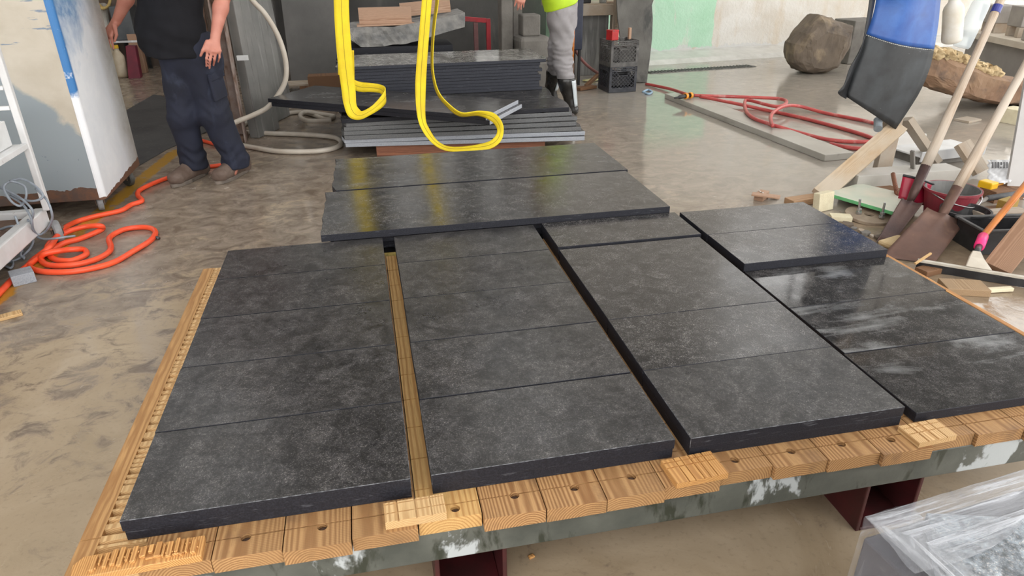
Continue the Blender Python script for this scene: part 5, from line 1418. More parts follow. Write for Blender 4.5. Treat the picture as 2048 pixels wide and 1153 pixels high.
hb = D(1884, 432, 3.12); ht = D(2130, -10, 3.40)
shovel('rust brown square shovel leaning at the front of the tool heap', F(1762, 514, .008), F(1868, 528, .008), D(1852, 421, 3.12), D(1930, 447, 3.06), hb, ht, RB, .0245, .012)
hb = D(1826, 388, 3.40); ht = D(2035, -75, 3.75)
t, ax, a = shovel('dark rusty shovel with blue tape near its grip, behind the square shovel', F(1752, 484, .008), F(1790, 480, .008), D(1800, 402, 3.36), D(1842, 412, 3.32), hb, ht, RD, .0245, .016)
pB = lambda q: a.lerp(ht, q)
L = (ht - a).length
p = D(1991, 18, 3.72)
k0 = (p - a).dot(ax) / L
mb = MB(); mb.tube([pB(k0 - .035), pB(k0 + .0)], .0262, 14); obj('blue_tape', mb, paint('blue_tape', (.03, .04, .22), (.06, .07, .3), .4, 30), t)
mb = MB(); mb.tube([pB(k0 + .035), pB(1.0) + ax * .01], .0275, 14); obj('black_grip', mb, MAT['black_rubber'], t)
# red scoop
t = thing('red_scoop', 'red plastic scoop wedged behind the dark rusty shovel', 'scoop', D(1835, 400, 3.48))
g = []
for i in range(9):
    v = i / 8; row = []
    for j in range(13):
        u = j / 12; x = 1806 + 74 * u - 10 * v; y = 351 + 46 * v + 24 * u - 3 * math.sin(u * math.pi)
        row.append(D(x, y, 3.52 - .05 * math.sin(u * math.pi) - .03 * v))
    g.append(row)
mb = MB(); mb.sheet(g, .005); obj('scoop_pan', mb, paint('crimson_plastic', (.42, .018, .05), (.33, .012, .04), .35, 8), t, smooth=True)
mb = MB(); mb.tube(spline(g[0], 3), .008, 8); obj('scoop_rim', mb, MAT['black_rubber'], t, smooth=True)
mb = MB(); q = g[-1][6]; mb.tube([q, V(q.x, q.y + .02, .0)], .02, 10); obj('scoop_grip', mb, MAT['black_rubber'], t)
# buckets
def bucket(name, label, c, r0, r1, h, mo, mi, thk=.006):
    t = thing(name, label, 'bucket', c)
    mb = MB(); mb.lathe([(0, .001), (r0, .001), (r1, h), (r1 + .006, h), (r1 + .006, h - .014), (r1 + .0015, h - .016), ], Matrix.Translation(c), 40, caps=False); obj('outer_shell', mb, mo, t, smooth=False)
    mb = MB(); mb.lathe([(0, .015), (r0 - thk, .015), (r1 - .0015, h - .001), (r1 - thk, h - .001), (r0 - thk * 1.8, .022), (0, .022)], Matrix.Translation(c), 40, caps=False); obj('inner_lining', mb, mi, t, smooth=False)
    return t


rc = F(1906, 376, .19); t = bucket('bucket', 'dull red bucket with a dusty grey inside behind the shovels', V(rc.x, rc.y, 0), .115, .15, .19, paint('dull_red_bucket', (.30, .035, .05), (.22, .03, .045), .5, 8, layers=[((.32, .18, .17), 9, .58, .75, (1, 1, 1))]), paint('dusty_grey_lining', (.12, .125, .125), (.2, .2, .195), .6, 8))
mb = MB(); mb.lathe([(0, .10), (.10, .10), (.118, .104), (0, .108)], Matrix.Translation((rc.x, rc.y, 0)), 24); 
t2_ = obj('sediment', mb, paint('olive_mud', (.14, .12, .07), (.2, .17, .1), .5, 10), t)
mb = MB(); mb.tube(spline([V(rc.x - .152, rc.y, .18), V(rc.x - .12, rc.y - .10, .15), V(rc.x, rc.y - .17, .125), V(rc.x + .12, rc.y - .10, .15), V(rc.x + .152, rc.y, .18)], 6), .004, 6); obj('bail_handle', mb, MAT['steel'], t, smooth=True)
bc = V(3.27, 3.13, 0)
bucket('rubber_bucket', 'black rubber bucket holding up the square shovel', V(bc.x, bc.y, 0), .095, .125, .14, MAT['black_rubber'], MAT['black_rubber'])
a = F(1944, 528); 
t = thing('black_bin', 'black plastic bin tray behind the squeegee handle', 'bin', a + V(.25, .12, 0))
bm_ = Matrix.Translation((a.x + .36, a.y + .16, 0)) @ Matrix.Rotation(-.15, 4, 'Z')
mb = MB()
mb.boxm((.46, .20, .01), bm_ @ Matrix.Translation((0, 0, .0055)))
for s_ in (-1, 1):
    mb.boxm((.47, .012, .13), bm_ @ Matrix.Translation((0, s_ * .102, .065))); mb.boxm((.012, .192, .13), bm_ @ Matrix.Translation((s_ * .229, 0, .065)))
obj('bin_body', mb, MAT['black_rubber'], t, .003)
mb = MB()
for s_ in (-1, 1): mb.boxm((.50, .022, .012), bm_ @ Matrix.Translation((0, s_ * .108, .1365))); mb.boxm((.02, .19, .012), bm_ @ Matrix.Translation((s_ * .236, 0, .1365)))
obj('bin_rim', mb, paint('dusty_black_rim', (.08, .08, .082), (.05, .05, .05), .6, 14), t, .003)
# pale bar with a dark grip lying over the bin, yellow box, timber scraps
a, b_, c = D(1918, 430, 3.28), D(1974, 397, 3.32), D(2075, 383, 3.38)
t = thing('pry_bar', 'pale steel bar with a dark grey grip lying across the heap', 'tool', a)
mb = MB(); mb.tube([V(a.x, a.y, a.z), b_], .012, 10); obj('bar', mb, paint('dull_pale_steel', (.42, .4, .37), (.3, .28, .26), .45, 15, .5), t, smooth=True)
mb = MB(); mb.tube([b_, c], [.018, .021], 12); obj('grip', mb, paint('dark_grey_grip', (.07, .075, .08), (.11, .11, .115), .6, 14), t, smooth=True)
p = F(1975, 402)
t = thing('yellow_tool_case', 'bright yellow plastic tool case behind the dark grip', 'tool case', p)
fm = Matrix.Translation(p + V(.02, .05, 0)) @ Matrix.Rotation(.25, 4, 'Z')
mb = MB(); mb.boxm((.075, .09, .115), fm @ Matrix.Translation((0, 0, .0575))); obj('case_body', mb, paint('bright_yellow_plastic', (.85, .50, .005), (.7, .40, .01), .4, 6), t, .008)
mb = MB(); mb.boxm((.11, .03, .035), fm @ Matrix.Translation((.0935, 0, .07))); obj('case_handle', mb, paint('amber_plastic', (.75, .33, .04), None, .4), t, .006)
board('timber_offcut', 'tan timber offcut in the heap below the dark grip', 'timber', F(1955, 432, .09), F(2048, 425, .09), .09, .04, MAT['timber_grey'])
block('timber_offcut', 'ochre timber offcut behind the orange squeegee handle', 'timber', F(2005, 440), (.12, .06, .13), .3, make_wood('ochre_board', (.42, .29, .07), (.3, .18, .04)))
block('timber_block', 'dark timber block under the tan offcut in the heap', 'timber', F(1990, 438), (.26, .10, .068), .05, MAT['timber_brown'])
# white leaning panel and printed paper
board('white_board', 'tall off-white board leaning at the right edge behind the squeegee', 'panel', F(2037, 398), D(2085, 120, 3.95), .17, .03, paint('off_white_panel', (.43, .41, .40), (.48, .465, .455), .6, 4), roll=math.pi / 2 * 0 + .2)
p0 = F(2012, 362, .12)
g = [[F(1974 + 46 * i / 8 + 4 * (j % 2), 366 - 46 * j / 8, .10 + .006 * math.sin(i * 1.7 + j * 2.1) + .04 * j / 8) for j in range(9)] for i in range(9)]
t = thing('printed_paper', 'crumpled white printed paper sack lying behind the yellow case', 'paper', p0)
mb = MB(); mb.sheet(g, .002); obj('sheet', mb, paint('white_paper', (.78, .79, .81), (.7, .71, .73), .6, 10), t, smooth=True)
mb = MB()
for i in range(6):
    a = g[1 + i][5]; b_ = g[1 + i][7]; mb.boxm((.010, (b_ - a).length, .002), frame(a + V(0, -.004, .006), b_ + V(0, -.004, .006)))
obj('print', mb, paint('dark_print', (.07, .07, .08), None, .6), t)
block('timber_block', 'brown timber block under the printed paper', 'timber', V(p0.x, p0.y, 0), (.26, .12, .075), .1, MAT['timber_brown'])
# squeegee
a, b_ = F(1832, 532, .02), F(2060, 570, .02); ax = (b_ - a).normalized(); far = a + ax * 0.62
up = V(0, 0, 1)
t = thing('floor_squeegee', 'long floor squeegee, orange handle with pink tape, lying against the bin', 'squeegee', D(1952, 540, 2.7))
mb = MB(); mb.bar(a + V(0, 0, .002), far + V(0, 0, .002), .008, .040, 0, up); obj('rubber_blade', mb, MAT['black_rubber'], t, .001)
mb = MB(); mb.bar(a + V(0, 0, .031), far + V(0, 0, .031), .018, .014, 0, up); obj('blade_holder', mb, paint('pale_worn_metal', (.55, .52, .46), (.45, .41, .34), .45, 16), t, .002)
m_ = a.lerp(b_, .54) + V(0, 0, .04)
xd = ax
mb = MB(); q = [m_ - xd * .055, m_ + xd * .055, m_ + xd * .03 + V(0, 0.03, .045), m_ + xd * .016 + V(0, .04, .075), m_ - xd * .016 + V(0, .04, .075), m_ - xd * .03 + V(0, .03, .045)]
mb.prism(q, V(0, -.006, .003)); obj('bracket', mb, paint('cream_bracket', (.62, .58, .5), (.55, .5, .42), .5, 10), t, .002)
h0 = m_ + V(0, .035, .06); h1 = D(1967, 472, 2.80); h2 = D(2140, 262, 2.98)
mb = MB(); mb.tube([h0, h0.lerp(h1, .45)], [.012, .017], 12); obj('ferrule', mb, MAT['black_rubber'], t, smooth=True)
mb = MB(); mb.tube([h0.lerp(h1, .40), h0.lerp(h1, .95)], [.024, .025], 14); obj('pink_tape', mb, paint('hot_pink_tape', (.92, .035, .22), (.85, .03, .2), .45, 30), t, smooth=True)
mb = MB(); mb.tube([h0.lerp(h1, .9), h1, h2], .0175, 14); obj('handle', mb, MAT['orange_paint'], t, smooth=True)
board('timber_plank', 'brown plank leaning behind the squeegee at the right edge', 'timber', F(1992, 540, .03), D(2125, 372, 2.85), .125, .04, make_wood('brown_plank', (.36, .215, .135), (.26, .14, .08)), roll=.25)
block('timber_offcut', 'tan timber block on the muddy floor under the squeegee blade', 'timber', F(1925, 582), (.19, .12, .035), -.35, make_wood('tan_block', (.42, .29, .17), (.3, .19, .1)))
board('wood_stick', 'pale split stick lying on the muddy floor right of the bed', 'wood scrap', F(1942, 583, .011), F(2024, 578, .013), .026, .018, MAT['pale_foam'])
board('wood_stick', 'thin tan stick propped at the left end of the squeegee blade', 'wood scrap', F(1830, 528, .05), F(1862, 507, .08), .012, .01, MAT['timber_pale'])
block('timber_offcut', 'dark brown timber scrap between the squeegee and the bed edge', 'timber', F(1862, 545), (.16, .07, .03), .2, MAT['timber_brown'])
block('lime_clod', 'tan clod of lime under the dark rusty shovel', 'clod', F(1790, 490), (.18, .10, .03), .3, MAT['crust'], bevel=.012)
random.seed(21)
for k in range(16):
    px, py = random.uniform(1690, 1800), random.uniform(440, 500)
    if py > 430 + (px - 1640) * .62 + 10: py = 425 + (px - 1640) * .5
    p = F(px, py)
    if (p - fc).length < .22: continue
    if abs(p.x) < 2.1: continue
    mb = MB(); fm = Matrix.Translation(p) @ Matrix.Rotation(random.uniform(0, 3), 4, 'Z'); s_ = random.uniform(.02, .05)
    mb.prism([fm @ V(s_ * math.cos(a) * random.uniform(.6, 1.1), s_ * math.sin(a) * random.uniform(.5, .9), 0) for a in (0, 1.1, 2.3, 3.4, 4.6, 5.5)], V(0, 0, random.uniform(.008, .02)))
    tag(obj('stone_chip', mb, random.choice([MAT['timber_grey'], MAT['boulder'], MAT['stone_pier']]), None, .003), 'small stone chip in the rubble between the bed edge and the tool heap', 'stone chip', 'stone chips in the rubble')
# ------------------------------------------------------------------ pale bench at the far right, bottle hung before it
BZ = .50
b0, b1 = F(1925, 60, BZ), F(2060, 88, BZ)
ax = (b1 - b0).normalized(); ay = V(-ax.y, ax.x, 0)
if ay.x < 0: ay = -ay
BF = Matrix((ax, ay, V(0, 0, 1))).transposed().to_4x4(); BF.translation = V(b0.x, b0.y, BZ - .80)
t = thing('stone_bench', 'pale topped bench over the rusty boulder at the right edge', 'bench', BF @ V(.8, .4, 0))
mb = MB(); mb.boxm((2.0, .8, .07), BF @ Matrix.Translation((.9, .4, .765))); obj('bench_top', mb, paint('cream_bench_top', (.62, .56, .47), (.55, .48, .39), .6, 5), t, .004)
mb = MB(); mb.boxm((1.9, .05, .429), BF @ Matrix.Translation((.95, .12, .5145))); obj('back_panel', mb, paint('grey_stained_panel', (.34, .32, .30), (.27, .25, .235), .7, 3), t, .004)
for x in (.05, 1.8):
    mb = MB(); mb.boxm((.1, .1, .429), BF @ Matrix.Translation((x, .66, .5145))); obj('leg', mb, MAT['timber_grey'], t, .004)
for k, (x, y, sx_, sz, lb) in enumerate(((.22, .25, .32, .20, 'grey stone block on the bench behind the white bottle'), (.72, .3, .28, .22, 'second grey stone block on the bench beside the shovel grip'), (1.25, .22, .4, .14, 'low grey stone piece on the bench at the right edge'))):
    mb = MB(); bfm = BF @ Matrix.Translation((x, y, .9115 + sz / 2 if k < 2 else .8007 + sz / 2)); mb.boxm((sx_, .25, sz), bfm); tag(obj('stone_block', mb, paint('bench_stone', (.36, .33, .30), (.28, .26, .24), .7, 5, bump=.2), None, .01), lb, 'stone block')
for k, x in enumerate((.12, .34, .64, .82)):
    mb = MB(); mb.boxm((.06, .2, .11), BF @ Matrix.Translation((x, .27, .8557))); tag(obj('spacer_block', mb, MAT['timber_grey'], None, .004), ['leftmost spacer block under the first stone block on the bench', 'second spacer block under the first stone block on the bench', 'left spacer block under the second stone block on the bench', 'right spacer block under the second stone block on the bench'][k], 'wood block')
BY = 4.3
t = thing('hanging_bottle', 'long white dusty plastic bottle hanging right of the blue apron', 'bottle', D(1908, 85, BY))
bt, bb = D(1909, -6, BY), D(1903, 86, BY); ax = (bt - bb).normalized(); Lb = (bt - bb).length
R_ = .064
prof = [(0, 0), (R_ * .7, .002), (R_ * .95, .012), (R_, .03), (R_, Lb * .72), (R_ * .9, Lb * .80), (R_ * .55, Lb * .90), (R_ * .5, Lb), (R_ * .5, Lb + .05), (0, Lb + .051)]
fm = Matrix.Translation(bb) @ ax.to_track_quat('Z', 'Y').to_matrix().to_4x4()
mb = MB(); mb.lathe(prof, fm, 24); obj('bottle_body', mb, paint('dusty_white_plastic', (.62, .57, .48), (.70, .68, .64), .45, 10, layers=[((.35, .36, .42), 9, .6, .75, (1, 1, .4))]), t, smooth=True)
mb = MB(); topb = bb + ax * (Lb + .05); mb.tube([topb, V(topb.x, topb.y, 2.0), V(topb.x - .02, pf.y - .051, 2.269)], .006, 8); obj('cord', mb, MAT['black_rubber'], t)
p, q = D(1913, 92, BY + .07), D(1930, 60, BY + .07)
mb = MB(); mb.lathe([(0, 0), (.05, .003), (.058, .02), (.06, .16), (.058, .3), (.03, .36), (0, .361)], Matrix.Translation(D(1921, 96, BY + .16)) @ Matrix.Rotation(.25, 4, 'Y'), 24)
film_b = NB('clear_plastic'); film_b.out((.75, .82, .86), .15, 0, .6, Alpha=.45)
mb2 = MB(); c0 = D(1921, 96, BY + .16) + V(.085, 0, .355); mb2.tube([c0, V(c0.x, c0.y, 2.0), V(topb.x + .03, pf.y - .051, 2.269)], .004, 6)
t = thing('clear_bottle', 'clear plastic bottle hanging just behind the white one', 'bottle', D(1921, 96, BY + .16))
obj('bottle_body', mb, film_b.m, t, smooth=True); obj('cord', mb2, MAT['black_rubber'], t)
t = thing('hammer', 'hammer with a dark head and brown handle standing at the long stone block', 'hammer', F(1800, 410))
a, b_ = D(1786, 348, 3.78), D(1796, 398, 3.58)
mb = MB(); mb.tube([a, b_], .014, 10); obj('handle', mb, MAT['timber_red'], t, smooth=True)
mb = MB(); mb.boxm((.12, .05, .05), Matrix.Translation((b_.x, b_.y, max(b_.z - .024, .026)))); obj('head', mb, MAT['steel_dark'], t, .006)
mb = MB(); zb = max(b_.z - .05, .0); 
if zb > .01: mb.boxm((.1, .08, zb - .0005), Matrix.Translation((b_.x, b_.y, zb / 2))); tag(obj('stone_chunk', mb, MAT['stone_dark'], None, .006), 'dark stone chunk under the hammer head', 'stone chunk')

# ------------------------------------------------------------------ people: one skin per body, grown from a distance field
class Field:
    def __init__(s, lo, hi, h):
        s.lo = np.array(lo, float); s.h = h
        s.n = np.ceil((np.array(hi) - s.lo) / h).astype(int) + 1
        s.f = np.full(tuple(s.n), 0.5, np.float32)

    def win(s, lo, hi):
        a = np.clip(np.floor((np.array(lo) - s.lo) / s.h).astype(int), 0, s.n)
        b = np.clip(np.ceil((np.array(hi) - s.lo) / s.h).astype(int) + 1, 0, s.n)
        if (b <= a).any(): return None
        sl = tuple(slice(i, j) for i, j in zip(a, b))
        ax = [s.lo[i] + s.h * np.arange(a[i], b[i]) for i in range(3)]
        return sl, np.meshgrid(*ax, indexing='ij')

    def add(s, sl, d, k):
        f = s.f[sl]; d = d.astype(np.float32)
        if k <= 0: s.f[sl] = np.minimum(f, d); return
        hh = np.clip(0.5 + 0.5 * (f - d) / k, 0, 1)
        s.f[sl] = f * (1 - hh) + d * hh - k * hh * (1 - hh)

    def sub(s, sl, d, k):
        f = s.f[sl]; hh = np.clip(0.5 - 0.5 * (f + d) / k, 0, 1)
        s.f[sl] = f * (1 - hh) - d * hh + k * hh * (1 - hh)

    def cone(s, a, b, r1, r2, k=0.02, flat=None):
        """tapered limb; flat = (axis, factor) widens it along an axis"""
        a, b = np.array(a, float), np.array(b, float); m = max(r1, r2) * (max(1, flat[1]) if flat else 1) + k + 3 * s.h
        w = s.win(np.minimum(a, b) - m, np.maximum(a, b) + m)
        if w is None: return
        sl, G = w; p = np.stack(G, -1) - a; e = b - a
        if flat:
            u = np.array(flat[0], float); u = u / np.linalg.norm(u); g = 1 / flat[1] - 1
            p = p + (p @ u)[..., None] * u * g; e = e + (e @ u) * u * g
        t = np.clip((p @ e) / max(e @ e, 1e-12), 0, 1)
        d = np.linalg.norm(p - t[..., None] * e, axis=-1) - (r1 + (r2 - r1) * t)
        s.add(sl, d, k)

    def ball(s, c, r, k=0.02, R=None, cut=False):
        c, r = np.array(c, float), np.array(r, float) * np.ones(3); m = r.max() + k + 3 * s.h
        w = s.win(c - m, c + m)
        if w is None: return
        sl, G = w; p = np.stack(G, -1) - c
        if R is not None: p = p @ np.array(R)
        k0 = np.linalg.norm(p / r, axis=-1); k1 = np.linalg.norm(p / (r * r), axis=-1)
        d = np.where(k1 > 1e-6, k0 * (k0 - 1) / np.maximum(k1, 1e-6), -r.min())
        (s.sub if cut else s.add)(sl, d, k)

    def clip(s, n, c):
        """keep the side where (p - c).n < 0"""
        G = np.meshgrid(*[s.lo[i] + s.h * np.arange(s.n[i]) for i in range(3)], indexing='ij')
        d = sum((G[i] - c[i]) * n[i] for i in range(3))
        s.f = np.maximum(s.f, d.astype(np.float32))

    def mesh(s):
        f = s.f; ins = f < 0
        cshape = tuple(np.array(f.shape) - 1)
        pos = np.zeros(cshape + (3,), np.float32); cnt = np.zeros(cshape, np.int16)
        cor = [(i, j, k) for i in (0, 1) for j in (0, 1) for k in (0, 1)]
        def V_(c, arr): return arr[c[0]:c[0] + cshape[0], c[1]:c[1] + cshape[1], c[2]:c[2] + cshape[2]]
        for a in cor:
            for ax in range(3):
                if a[ax] == 1: continue
                b = list(a); b[ax] = 1
                x = V_(a, ins) != V_(b, ins)
                fa, fb = V_(a, f)[x], V_(b, f)[x]; t = fa / (fa - fb)
                q = np.repeat(np.array(a, np.float32)[None], len(t), 0); q[:, ax] += t
                pos[x] += q; cnt[x] += 1
        on = cnt > 0; idx = np.full(cshape, -1, np.int64); idx[on] = np.arange(on.sum())
        base = np.argwhere(on); v = (base + pos[on] / cnt[on][:, None]) * s.h + s.lo
        quads = []
        for ax in range(3):
            a = [slice(None)] * 3; b = [slice(None)] * 3; a[ax] = slice(0, -1); b[ax] = slice(1, None)
            x = ins[tuple(a)] != ins[tuple(b)]; E = np.argwhere(x); fl = ins[tuple(a)][x]
            u, w = [(1, 2), (2, 0), (0, 1)][ax]
            ok = (E[:, u] > 0) & (E[:, w] > 0) & (E[:, u] < cshape[u]) & (E[:, w] < cshape[w]); E = E[ok]; fl = fl[ok]
            def I(du, dw):
                q = E.copy(); q[:, u] += du; q[:, w] += dw; return idx[q[:, 0], q[:, 1], q[:, 2]]
            Q = np.stack([I(-1, -1), I(0, -1), I(0, 0), I(-1, 0)], 1)
            Q[~fl] = Q[~fl][:, ::-1]; quads.append(Q)
        return v, np.concatenate(quads)

    def obj(s, name, mat, parent, wr=0.0, wscale=18, iters=2, fold=None):
        v, q = s.mesh()
        me = bpy.data.meshes.new(name); me.from_pydata(v.tolist(), [], q.tolist()); me.update()
        bm = bmesh.new(); bm.from_mesh(me); bpy.data.meshes.remove(me)
        for _ in range(iters): bmesh.ops.smooth_vert(bm, verts=bm.verts, factor=.5, use_axis_x=True, use_axis_y=True, use_axis_z=True)
        if wr:
            bm.normal_update()
            for vt in bm.verts:
                c = vt.co; d = mnoise.noise(V(c.x * wscale * .7, c.y * wscale * .7, c.z * wscale)) * wr
                if fold: d += fold(c)
                vt.co += vt.normal * d
        return obj(name, bm, mat, parent, smooth=True)


SKIN = paint('ruddy_skin', (0.46, 0.175, 0.125), (0.53, 0.225, 0.165), 0.5, 12, bump=.05, bscale=120)
HAIR = paint('dark_brown_hair', (0.035, 0.022, 0.015), (0.06, 0.04, 0.028), .6, 60, bump=.4, bscale=200)


def P3(v): return np.array([v[0], v[1], v[2]], float)


def head_parts(B, neck, head, fw, r=1.0):
    """neck, skull, jaw, nose, ears, brow, eye hollows, lips into the field B"""
    f = P3(fw); f[2] = 0; f /= np.linalg.norm(f); up = np.array([0, 0, 1.0]); l = np.cross(up, f); h = P3(head)
    B.cone(P3(neck) - up * .04, h - up * .05 - f * .02, .062, .056, .03)
    R = np.stack([l, f, up], 1)
    B.ball(h + up * .03 - f * .01, (.076, .098, .09), .02, R)
    B.ball(h - up * .045 + f * .025, (.058, .07, .075), .03, R)
    B.ball(h - up * .095 + f * .065, (.024, .022, .02), .025, R)
    B.cone(h + up * .012 + f * .086, h - up * .025 + f * .112, .010, .014, .012)
    for s in (-1, 1):
        B.ball(h - up * .027 + f * .102 + l * s * .012, .009, .008)
        B.ball(h + up * .012 + f * .088 + l * s * .031, (.017, .012, .011), .012, R, cut=True)
        B.cone(h + up * .03 + f * .083 + l * s * .014, h + up * .028 + f * .072 + l * s * .046, .009, .008, .012)
        B.ball(h + up * .009 + f * .074 + l * s * .031, .0125, .004)
        B.ball(h - up * .005 - f * .005 + l * s * .080, (.010, .022, .033), .008, R)
    B.cone(h - up * .058 + f * .088 - l * .02, h - up * .058 + f * .088 + l * .02, .007, .007, .008)
    B.cone(h - up * .068 + f * .086 - l * .017, h - up * .068 + f * .086 + l * .017, .007, .007, .008)
    return f, l, up, R, h


def hand(B, wrist, knuck, tips, thumb, mids=None, pal=None):
    """wrist point, four knuckles (index..little), four fingertips, thumb as three points"""
    w = P3(wrist); K = [P3(k) for k in knuck]; T = [P3(t) for t in tips]
    for k in K: B.cone(w + (k - w) * .12, k, .021, .0125, .014)
    for i in range(3): B.cone(K[i], K[i + 1], .0125, .012, .010)
    for i in range(4):
        m = P3(mids[i]) if mids else (K[i] + T[i]) / 2
        r = (.0092, .0095, .009, .0078)[i]
        B.cone(K[i], m, r + .0012, r, .004); B.cone(m, T[i], r, r - .0018, .003)
    t = [P3(q) for q in thumb]
    B.cone(t[0], t[1], .016, .0115, .014); B.cone(t[1], t[2], .011, .0085, .004)


def boots(root, ank, heel, toe, mat, sole_m, top=.19, tall=None, laces=True):
    a, hl, te = P3(ank), P3(heel), P3(toe)
    d = te - hl; L_ = np.linalg.norm(d); d /= L_; s_ = np.cross(d, [0, 0, 1.0])
    lo = np.minimum(np.minimum(hl, te), a) - .12; hi = np.maximum(np.maximum(hl, te), a) + .12; lo[2] = -.02; hi[2] = top + .08
    B = Field(lo, hi, .006)
    z = lambda p, h: np.array([p[0], p[1], h])
    B.cone(z(hl + d * .055, .055), z(te - d * .06, .052), .046, .050, .03)
    B.ball(z(te - d * .058, .060), (.054, .054, .046), .02)
    B.cone(z(hl + d * .08, .13), z(te - d * .12, .075), .048, .042, .03)
    B.cone(z(hl + d * .06, .05), z(hl + d * .12, .11), .05, .045, .03)
    B.cone(z(hl + d * .06, .07), np.array([a[0], a[1], top + .06]), .052, tall or .054, .03)
    B.clip((0, 0, 1), (0, 0, top)); B.clip((0, 0, -1), (0, 0, .022))
    b = B.obj('boot', mat, root, .0025, 40, 1)
    pts = []
    for q in range(28):
        t = 2 * math.pi * q / 28; u = math.cos(t); v = math.sin(t)
        cx = (hl + te) / 2 + d * (u * L_ / 2) + s_ * (v * (.052 + .012 * max(0, u) - .006 * max(0, -u)) * (1 - .08 * u * u))
        if -.55 < u < .1: cx = cx - s_ * (v * .008)
        pts.append(V(cx[0], cx[1], .0005))
    mb = MB(); mb.prism(pts, V(0, 0, .026)); obj('sole', mb, sole_m, b, .004)
    if laces:
        for q in range(4):
            c = z(hl + d * (.14 + .022 * q), .135 - .016 * q)
            mb = MB(); mb.tube([V(*(c - s_ * .03 + [0, 0, -.012])), V(*(c + [0, 0, .004])), V(*(c + s_ * .03 + [0, 0, -.012]))], .003, 6); obj('lace', mb, paint('tan_lace', (.25, .18, .13), None, .8), b)
    return b


# ---------------- first worker
W1 = thing('person', 'worker in black t-shirt, navy trousers and brown boots standing beside the cabinet', 'person', (-1.1, 5.22, 0))
fw = np.array([-.40, -.916, 0]); lf = np.array([.916, -.40, 0])
hipc = P3(D(380, 112, 5.22)); hipc[2] = .92
rh, lh = hipc - lf * .095, hipc + lf * .095
rk, lk = P3(D(366, 228, 5.24)), P3(D(426, 224, 5.23))
ra, la = P3(D(389, 335, 5.30)), P3(D(470, 322, 5.27)); ra[2] = la[2] = .10
rhe, rte = P3(F(416, 346)), P3(F(344, 377)); lhe, lte = P3(F(498, 340)), P3(F(433, 371))
hem = P3(D(348, 100, 5.22)); chest = P3(D(345, 0, 5.22)); chest[2] = 1.27
neck = chest + np.array([-.02, -.02, .235]); headp = neck + np.array([-.03, -.05, .15])
ls, rs_ = neck + lf * .185 + [0, 0, -.06], neck - lf * .185 + [0, 0, -.06]
le = P3(D(447, -12, 5.14)); lw = P3(D(431, 70, 5.05))
re = P3(D(262, -25, 5.42)); rw = P3(D(234, 40, 5.47))
B = Field((-1.95, 4.75, -.02), (-.6, 5.75, 1.85), .007)
wide = (lf, 1.35)
B.cone(hipc, hem + [0, 0, .06], .105, .125, .05, wide); B.cone(hem + [0, 0, .06], chest, .13, .135, .05, wide)
B.cone(chest, neck + [0, 0, -.10], .13, .10, .05, wide)
for sh, el, wr_ in ((ls, le, lw), (rs_, re, rw)):
    B.cone(sh * .75 + (neck + [0, 0, -.06]) * .25, sh, .06, .06, .04)
    B.cone(sh, el, .056, .045, .03); B.cone(el, el * .65 + wr_ * .35, .045, .047, .02); B.cone(el * .65 + wr_ * .35, wr_, .047, .030, .02)
for hp, kn, an in ((rh, rk, ra), (lh, lk, la)):
    B.cone(hp, kn, .09, .062, .04); B.cone(kn, kn * .7 + an * .3, .06, .062, .02); B.cone(kn * .7 + an * .3, an, .062, .036, .02); B.cone(an, an + fw * .05 + [0, 0, -.05], .034, .03, .02)
f_, l_, up_, R_h, hd = head_parts(B, neck, headp, fw)
Yh = 5.00
hand(B, lw, [D(416, 99, Yh), D(424, 102, Yh - .005), D(432, 103, Yh), D(439, 102, Yh + .015)],
     [D(413, 133, Yh + .03), D(419, 137, Yh + .03), D(427, 131, Yh + .04), D(436, 125, Yh + .05)],
     [D(415, 84, Yh + .01), D(406, 101, Yh - .01), D(401, 112, Yh)],
     [D(413, 117, Yh - .005), D(420, 121, Yh - .01), D(429, 119, Yh), D(439, 115, Yh + .012)])
Yr = 5.47
hand(B, rw, [D(222, 72, Yr - .03), D(216, 72, Yr - .01), D(211, 70, Yr + .01), D(207, 67, Yr + .03)],
     [D(227, 98, Yr - .03), D(220, 102, Yr - .01), D(214, 100, Yr + .01), D(208, 92, Yr + .03)],
     [D(229, 52, Yr - .04), D(233, 70, Yr - .06), D(229, 83, Yr - .06)])
B.obj('body', SKIN, W1, iters=1)
H = Field(hd - .16, hd + .17, .006)
H.ball(hd + up_ * .042 - f_ * .018, (.082, .102, .088), .01, R_h); H.cone(hd - f_ * .07 + up_ * .02, hd - f_ * .075 - up_ * .05, .05, .035, .02)
H.clip(tuple(f_ * .75 - up_ * .66), tuple(hd + up_ * .055 + f_ * .045))
H.obj('hair', HAIR, W1, .004, 60, 1)
S = Field((-1.75, 4.9, .75), (-.65, 5.65, 1.6), .007)
wide2 = (lf, 1.34)
S.cone(hem + [0, 0, -.02] + lf * .025, hem + [0, 0, .14], .166, .160, .03, wide2); S.cone(hem + [0, 0, .10], chest, .160, .155, .05, wide2); S.cone(chest, neck + [0, 0, -.11], .15, .115, .05, wide2)
for sh, el in ((ls, le), (rs_, re)):
    S.cone(neck + [0, 0, -.07], sh, .06, .075, .04); S.cone(sh, sh * .45 + el * .55, .078, .080, .03)
hz_ = hem[2] - .035
S.clip((0, 0, -1), (0, 0, hz_))
for sh, el in ((ls, le), (rs_, re)):
    a_ = (el - sh) / np.linalg.norm(el - sh); c_ = sh * .48 + el * .52
    G = np.meshgrid(*[S.lo[i] + S.h * np.arange(S.n[i]) for i in range(3)], indexing='ij')
    dd0 = sum((G[i] - c_[i]) * a_[i] for i in range(3)); rr = np.sqrt(sum((G[i] - c_[i]) ** 2 for i in range(3)))
    S.f = np.where(rr < .105, np.maximum(S.f, dd0.astype(np.float32)), S.f)
